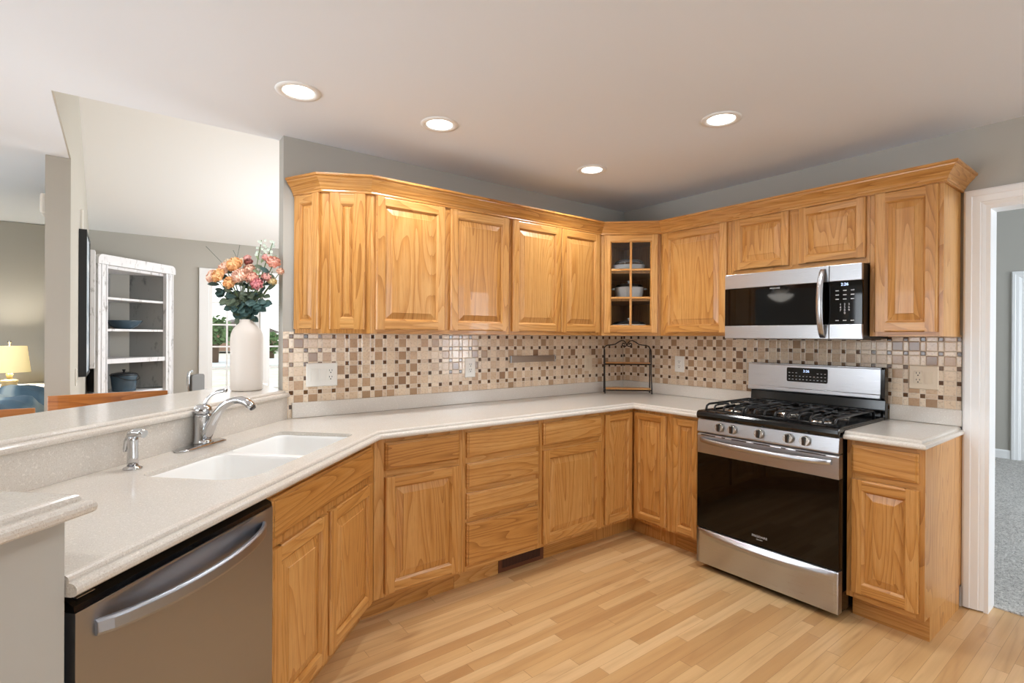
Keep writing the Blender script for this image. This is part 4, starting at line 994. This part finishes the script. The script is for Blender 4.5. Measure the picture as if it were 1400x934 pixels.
# ------------------------------------------------------------------ dining room and left room
def rot_frame(o, deg): return Fr(o, (math.cos(rad(deg)), math.sin(rad(deg))))
def wood_chair(label, o, deg, wdt, ztop, m_):
    fr = rot_frame(o, deg); root = thing('dining_chair', label, 'chair', fr.p(0, 0, 0), 'wooden chairs beyond the bar'); hw = wdt / 2
    m = MB().grain(fr.ax); Ls = []
    for k in range(13):
        tt = -1 + k / 6; a = tt * hw; d = .045 * tt * tt; zt = ztop - .006 * tt * tt
        Ls.append([fr.p(a, d, zt - .075), fr.p(a, d + .024, zt - .075), fr.p(a, d + .026, zt - .004), fr.p(a, d + .022, zt), fr.p(a, d + .002, zt)])
    m.loops(Ls).build('top_rail', m_, root, bevel=.003)
    for s_ in (-1, 1):
        a = s_ * (hw - .025)
        MB().grain(Zv).loops([[fr.p(a - .018, d, z), fr.p(a + .018, d, z), fr.p(a + .018, d + .03, z), fr.p(a - .018, d + .03, z)] for d, z in ((-.05, .0005), (.01, .45), (.035, ztop - .077))]).build('leg', m_, root)
        MB().grain(Zv).loops([[fr.p(a - .018, d, z), fr.p(a + .018, d, z), fr.p(a + .018, d + .035, z), fr.p(a - .018, d + .035, z)] for d, z in ((-.44, .0005), (-.43, .44))]).build('leg', m_, root)
    MB().box(fr, -hw + .01, hw - .01, -.46, .0, .441, .47, 'a').build('seat', m_, root, bevel=.006)
    for k in range(4):
        a = -.15 + .1 * k; MB().grain(Zv).loops([[fr.p(a - .012, d, z), fr.p(a + .012, d, z), fr.p(a + .012, d + .012, z), fr.p(a - .012, d + .012, z)] for d, z in ((.005, .4705), (.012 + .045 * (a / hw) ** 2, ztop - .0755))]).build('spindle', m_, root)
    return root
wood_chair('wooden chair beyond the bar, its top rail in front of the white hutch', (-3.455, .40), 180, .49, 1.062, CHERRY)
wood_chair('wooden chair at the far left beyond the bar, in front of the bed', (-3.950, -.09), 180, .50, 1.060, CHERRY)
# grey dining chair near the window
gc = thing('grey_chair', 'grey upholstered chair with a chrome corner, in front of the dining window', 'chair', (-2.8, 2.6, 0))
fr = rot_frame((-2.93, 2.40), 232); GREY = mat('grey_upholstery', (112, 112, 110), .7)
m = MB(); m.loops([[fr.p(a, d, z) for a, z in rrect(-.20, -.015, .52, 1.005, .02, 4)] for d in (-.025, .025)]); m.build('backrest', GREY, gc, bevel=.006)
MB().tube([fr.p(-.012, .005, .45), fr.p(-.006, .005, .98), fr.p(-.012, .005, 1.026), fr.p(-.06, .005, 1.036)], .012, 10).build('chrome_corner', CHROME, gc)
m = MB(); m.loops([[fr.p(a, d, z) for a, d in rrect(-.40, .0, -.45, -.025, .05, 4)] for z in (.42, .50)]); m.build('seat', GREY, gc, bevel=.01)
for a in (-.38, -.02):
    for d in (-.42, -.04): MB().tube([fr.p(a, d, .0105), fr.p(a, d, .419)], .011, 8).build('leg', CHROME, gc)
# corner hutch
def distressed(name, base, wear, scale):
    m = mat(name, base, .6); t = NT(m); v = t.obj(); n_ = t.noise(t.scale(v, (1, 1, .35)), scale, 4, .7)
    t.color(t.mix(t.ramp(n_, [(.56, (0, 0, 0)), (.70, (.8, .8, .8))]), base, wear)); return m
HW = distressed('distressed_white_paint', (226, 226, 228), (150, 148, 146), 26); HB = distressed('worn_grey_boards', (128, 128, 126), (78, 80, 82), 16)
FH = Fr((-3.656, 3.1), (R2, R2)); T0, T1 = .108, .998
hu = thing('corner_hutch', 'distressed white corner hutch with open grey shelves beside the dining window', 'hutch', FH.p(.55, -.2, 0))
m = MB()
for a in (T0, T1 - .100):
    m.ext(FH, [(a, -.02), (a, .018), (a + .012, .020), (a + .016, .012), (a + .034, .012), (a + .038, .020), (a + .064, .020), (a + .068, .012), (a + .084, .012), (a + .088, .020), (a + .100, .018), (a + .100, -.02)], 'z', .0005, 2.012)
m.build('post', HW, hu)
q = rrect(T0 - .012, T1 + .012, 2.0125, 2.104, .04, 6, (.05, .05, .004, .004)); MB().loops([[FH.p(a, d, z) for a, z in q] for d in (-.02, .034)]).build('cornice', HW, hu, bevel=.004)
inner0, inner1 = T0 + .1002, T1 - .1002
HD = -.40
def hut(z0, z1, d0=-.018): return [[FH.p(inner0, d0, z), FH.p(inner1, d0, z), FH.p(inner1 - .20, HD, z), FH.p(inner0 + .20, HD, z)] for z in (z0, z1)]
for z in (1.714, 1.413): MB().grain(FH.ax).loops(hut(z - .022, z)).build('shelf', HW, hu)
MB().grain(FH.ax).loops(hut(1.082, 1.126, .004)).build('shelf', HW, hu); MB().grain(FH.ax).loops(hut(.765, .79)).build('shelf', HW, hu)
MB().grain(FH.ax).loops(hut(1.985, 2.011)).build('soffit', HW, hu)
m = MB()
for (a0_, d0_, a1_, d1_) in ((inner0 - .001, -.02, inner0 + .199, HD - .002), (inner0 + .199, HD - .002, inner1 - .199, HD - .002), (inner1 - .199, HD - .002, inner1 + .001, -.02)):
    t_ = (FH.p(a1_, d1_, 0) - FH.p(a0_, d0_, 0)).normalized(); n_ = Vector((-t_.y, t_.x, 0)) * .010
    if n_.dot(FH.out) > 0: n_ = -n_
    m.loops([[FH.p(a0_, d0_, z), FH.p(a1_, d1_, z), FH.p(a1_, d1_, z) + n_, FH.p(a0_, d0_, z) + n_] for z in (.80, 2.01)])
m.build('back_boards', HB, hu)
MB().box(FH, inner0, inner1, -.018, .010, .02, .764).build('lower_panel', HW, hu)
BLUEG = mat('blue_grey_glaze', (66, 86, 100), .25, coat=.3)
c = FH.p(.59, -.19, 1.4135)
bw = MB().lathe(c, [(.06, 0), (.07, .004), (.12, .035), (.158, .080), (.162, .088), (.156, .088), (.115, .04), (.03, .010)], 36).build('bowl', BLUEG); tag(bw, 'blue-grey ceramic bowl on the second shelf of the white hutch', 'bowl')
c = FH.p(.56, -.155, .7905); pot = thing('enamel_pail', 'blue-grey enamel pail with lid and wire handle on the lowest hutch shelf', 'pail', c)
MB().lathe(c, [(.095, 0), (.10, .004), (.108, .120), (.113, .150), (.113, .156), (.03, .156)], 32).build('body', BLUEG, pot)
MB().lathe(c + Zv * .1565, [(.119, 0), (.119, .010), (.10, .024), (.05, .034), (.004, .036)], 32).build('lid', mat('dark_enamel_lid', (38, 46, 54), .25, coat=.3), pot)
MB().lathe(c + Zv * .193, [(.010, 0), (.008, .008), (.016, .016), (.014, .024), (.003, .026)], 16).build('lid_knob', BLACKMAT, pot)
MB().tube([c + FH.ax * (.125 * math.cos(q)) + FH.out * (.02 + .10 * math.sin(q)) + Zv * (.165 - .055 * math.sin(q)) for q in [math.pi * k / 12 for k in range(13)]], .0035, 6).build('wire_handle', BLACKMAT, pot)
# framed pictures and plates on the divider wall
FW = Fr((-3.656, 0), (0, 1))
ART = mat('misty_canvas', (170, 184, 196), .5); t = NT(ART); n_ = t.noise(t.obj(), 9, 4, .65); t.color(t.ramp(n_, [(.35, (96, 112, 128)), (.5, (176, 190, 200)), (.65, (222, 226, 228))]))
pf = thing('framed_picture', 'deep black-edged picture with misty grey canvas on the side wall before the hutch', 'picture', FW.p(2.3, .02, 1.6))
PY0, PY1 = 2.02, 2.66
MB().box(FW, PY0, PY0 + .02, .002, .048, 1.045, 2.135).box(FW, PY1 - .02, PY1, .002, .048, 1.045, 2.135).box(FW, PY0 + .02, PY1 - .02, .002, .048, 1.045, 1.065).box(FW, PY0 + .02, PY1 - .02, .002, .048, 2.115, 2.135).build('frame', BLACKMAT, pf)
MB().box(FW, PY0 + .02, PY1 - .02, .002, .042, 1.065, 2.115).build('canvas', ART, pf)
pf2 = MB().box(FW, 2.90, 3.08, .002, .072, 1.06, 2.10).build('wall_plaque', HW); tag(pf2, 'narrow distressed white panel on the side wall between the black-edged picture and hutch', 'plaque')
for z0, z1, y, lb in ((1.005, 1.125, 1.72, 'white switch plate low on the side wall, below the black-edged picture'),):
    r = thing('wall_switch', lb, 'switch', FW.p(y, .004, (z0 + z1) / 2)); MB().box(FW, y - .036, y + .036, .001, .007, z0, z1).build('cover_plate', PLATE_W, r, bevel=.001); MB().box(FW, y - .014, y + .014, .0072, .011, z0 + .03, z1 - .03).build('rocker', PLATE_W, r)
tag(MB().box(FW, 2.24, 2.28, .001, .016, 2.15, 2.32).build('wall_sensor', PLATE_W, bevel=.002), 'slim white box on the side wall above the black-edged picture', 'sensor')
ch = MB().box(Fr((-3.772, 0), (0, -1)), -1.47, -1.33, .001, .036, 2.10, 2.225).build('door_chime', PLATE_W, bevel=.012); tag(ch, 'white box high on the left face of the dividing wall', 'chime')
# bed, nightstand, lamp in the left room
DUVET = mat('blue_striped_duvet', (92, 116, 130), .8); t = NT(DUVET); sp_ = t.new('SeparateXYZ'); t.link(t.obj(), sp_.inputs[0])
sn = t.math('SINE', t.math('MULTIPLY', t.math('ADD', sp_.outputs[0], t.math('MULTIPLY', t.noise(t.obj(), 3, 2), .12)), 26.0)); t.color(t.ramp(t.math('MULTIPLY_ADD', sn, .5, .5), [(.3, (58, 82, 98)), (.7, (84, 108, 122)), (.95, (150, 162, 164))]))
bd = thing('bed', 'bed with a puffy blue-grey striped duvet at the far left beyond the bar', 'bed', (-4.5, 2.4, 0))
BX0, BX1, BY0, BY1 = -5.35, -3.83, 1.55, 3.05
MB().box(WORLD, BX0 + .03, BX1 - .03, -BY1 + .02, -BY0 - .02, .30, .70).build('mattress', mat('mattress_white', (225, 224, 220), .8), bd, bevel=.03)
m = MB()
for x in (BX0 + .06, BX1 - .12):
    for y in (BY0 + .06, BY1 - .12): MB().box(WORLD, x, x + .06, -y - .06, -y, .0005, .299).build('leg', CHERRY, bd)
rnd = random.Random(3); m = MB(); N = 34; m.smooth = True
def duv(x, y):
    q = .86 + .05 * math.sin(5 * x + 2 * y) + .035 * math.sin(9 * y + 3 * x) + .022 * math.sin(17 * x - 6 * y) + .015 * math.sin(26 * y + 11 * x)
    q += .10 * math.exp(-((x + 4.0) ** 2 + (y - 2.75) ** 2) / .09)
    e = min(x - BX0, BX1 - x, y - BY0, BY1 - y); return q - (.14 * max(0, 1 - e / .10) ** 2)
g_ = [[Vector((BX0 + (BX1 - BX0) * i / N, BY0 + (BY1 - BY0) * j / N, duv(BX0 + (BX1 - BX0) * i / N, BY0 + (BY1 - BY0) * j / N))) for i in range(N + 1)] for j in range(N + 1)]
rim = g_[0] + [r[-1] for r in g_[1:]] + g_[-1][::-1][1:] + [r[0] for r in g_[::-1][1:-1]]
m.g = Vector((0, 1, 0)); m.loops(g_, False, False, closed=False)
m.loops([rim, [Vector((p.x, p.y, .40)) for p in rim]], False, True); m.build('duvet', DUVET, bd)
ns = thing('nightstand', 'white nightstand carrying the lit table lamp against the far wall', 'nightstand', (-4.28, 3.55, 0))
MB().box(WORLD, -4.62, -3.95, -3.80, -3.30, .08, .86).build('body', TRIM, ns, bevel=.004)
MB().box(WORLD, -4.64, -3.93, -3.82, -3.28, .8605, .888).build('top', TRIM, ns, bevel=.004)
for z in (.14, .50): dr = MB().box(WORLD, -4.59, -3.98, -3.2995, -3.285, z, z + .32).build('drawer', TRIM, ns, bevel=.003); MB().lathe((-4.285, 3.284, z + .16), [(.006, 0), (.006, .012), (.014, .018), (.012, .026), (.002, .028)], 14, (0, -1, 0)).build('knob', NICKEL, dr)
for x in (-4.60, -4.03):
    for y in (3.32, 3.72): MB().box(WORLD, x, x + .06, -y - .06, -y, .0005, .0795).build('leg', TRIM, ns)
lc = Vector((-4.19, 3.47, .8885)); lp = thing('table_lamp', 'lit table lamp with cream drum shade on the white nightstand', 'lamp', lc)
LB = mat('cream_lamp_base', (214, 200, 160), .4)
MB().lathe(lc, [(.055, 0), (.058, .012), (.050, .016), (.052, .03), (.060, .045), (.056, .058), (.03, .066), (.018, .072)], 28).build('base', mat('antique_lamp_base', (150, 140, 112), .45), lp)
MB().lathe(lc, [(.018, .0725), (.022, .09), (.026, .11), (.016, .13), (.010, .16), (.008, .30)], 20).build('stem', LB, lp)
sh = mat('lit_lamp_shade', (250, 232, 180), .8, emit=(255, 226, 160), estr=.5)
MB().lathe(lc, [(.142, .130), (.116, .362), (.113, .362), (.139, .130)], 40, cap0=False, cap1=False).build('shade', sh, lp)
MB().lathe(lc, [(.006, .30), (.006, .385), (.014, .39), (.016, .400), (.010, .412), (.002, .414)], 16).build('finial', NICKEL, lp)
l = bpy.data.lights.new('table_lamp_bulb', 'POINT'); l.energy = 30; l.color = (1, .90, .74); l.shadow_soft_size = .04
o = bpy.data.objects.new('table_lamp_bulb', l); COL.objects.link(o); o.location = lc + Zv * .25
# round wooden table in the carpeted room
tb = thing('round_table', 'low round wooden table on the grey carpet beyond the doorway', 'table', (1.72, -1.76, .006)); c = Vector((1.72, -1.76, .0065))
MB().grain((1, 0, 0)).lathe(c, [(.285, .415), (.30, .42), (.30, .444), (.295, .448), (.01, .448)], 48).build('tabletop', oak_material('pale_table_wood', (224, 190, 150), (206, 168, 124), (168, 124, 84), .4, .6), tb)
for k in range(3):
    th = 2.1 * k + .4; MB().tube([c + Vector((.24 * math.cos(th), .24 * math.sin(th), 0)), c + Vector((.18 * math.cos(th), .18 * math.sin(th), .414))], [.012, .017], 10).build('leg', BLACKMAT, tb)
# ceiling fan behind the viewer's left, seen mirrored in the microwave door
fc_ = Vector((-4.75, .55, CEIL_Z)); fan = thing('ceiling_fan', 'ceiling fan with bowl light mirrored in the microwave door', 'fan', fc_)
FANM = mat('fan_nickel', (170, 165, 158), .3, .9)
MB().lathe(fc_, [(.07, -.0005), (.065, -.03), (.014, -.05), (.012, -.28), (.05, -.30), (.10, -.32), (.11, -.37), (.09, -.42), (.05, -.44)], 28).build('motor', FANM, fan)
MB().lathe(fc_, [(.05, -.4405), (.16, -.455), (.158, -.47), (.12, -.51), (.06, -.545), (.01, -.56)], 32).build('light_bowl', mat('frosted_bowl', (245, 243, 238), .4, emit=(255, 250, 240), estr=6), fan)
for k in range(5):
    th = 1.2566 * k + .3; d = Vector((math.cos(th), math.sin(th), 0)); s_ = Vector((-d.y, d.x, 0)); Z0_ = fc_ - Zv * .355
    MB().loops([[Z0_ + d * .13 + s_ * .05 + Zv * .012, Z0_ + d * .60 + s_ * .068 + Zv * .014, Z0_ + d * .64 + s_ * .04, Z0_ + d * .64 - s_ * .04, Z0_ + d * .60 - s_ * .068 - Zv * .010, Z0_ + d * .13 - s_ * .05 - Zv * .008], [Z0_ + d * .13 + s_ * .05 + Zv * .020, Z0_ + d * .60 + s_ * .068 + Zv * .022, Z0_ + d * .64 + s_ * .04 + Zv * .008, Z0_ + d * .64 - s_ * .04 + Zv * .008, Z0_ + d * .60 - s_ * .068 - Zv * .002, Z0_ + d * .13 - s_ * .05]]).build('blade', CHERRY, fan)

# ------------------------------------------------------------------ outside the dining window
LAWN = mat('pale_lawn', (200, 208, 184), .9); t = NT(LAWN); n_ = t.noise(t.obj(), 1.4, 4, .7); t.color(t.ramp(n_, [(.35, (204, 204, 178)), (.65, (226, 222, 210))]))
def ground(name, x0, x1, y0, y1, z, m_): return struct(wbox(name, x0, x1, y0, y1, z - .2, z, m_))
ground('ground_lawn', -80, 80, 4.1, 90, -.35, LAWN)
ground('ground_road', -80, 80, 26, 34, -.17 + .0, mat('pale_road', (214, 214, 212), .9)); 
LEAFG = mat('tree_green', (104, 134, 84), .8); BARK = mat('bark', (96, 76, 60), .9)
def tree(label, x, y, h, r, seed):
    root = thing('tree', label, 'tree', (x, y, -.35), 'trees outside'); rnd = random.Random(seed)
    MB().tube([(x, y, -.36), (x + .1, y, h * .35), (x, y, h * .6)], [.22, .16, .08], 8).build('trunk', BARK, root)
    m = MB(); m.smooth = False
    for k in range(420):
        th = rnd.uniform(0, 6.283); ph = math.acos(rnd.uniform(-1, 1)); rr = r * rnd.uniform(.55, 1.0)
        p = Vector((x + rr * math.sin(ph) * math.cos(th), y + rr * math.sin(ph) * math.sin(th), h * .64 + rr * .85 * math.cos(ph)))
        leaf(m, p, (rnd.uniform(-1, 1), rnd.uniform(-1, 1), rnd.uniform(-.6, .8)), r * .11, r * .3, (rnd.uniform(-1, 1), rnd.uniform(-1, 1), 1))
    m.build('crown', LEAFG, root)
tree('leafy green tree outside the dining window, left of the vase', .9, 30, 2.4, .95, 1)
tree('green tree farther right outside the dining window, right of the vase', 5.6, 38, 1.3, .9, 2)
hs = thing('house', 'distant brown house outside the dining window beside the tree', 'house', (6, 52, -.35))
MB().box(WORLD, 3.2, 9.2, -58, -52, -.15, 1.6).build('walls', mat('house_siding', (150, 120, 100), .8), hs)
MB().loops([[(2.8, y, 1.6), (9.6, y, 1.6), (6.2, y, 3.0)] for y in (51.6, 58.4)]).build('roof', mat('house_roof', (110, 100, 96), .8), hs)
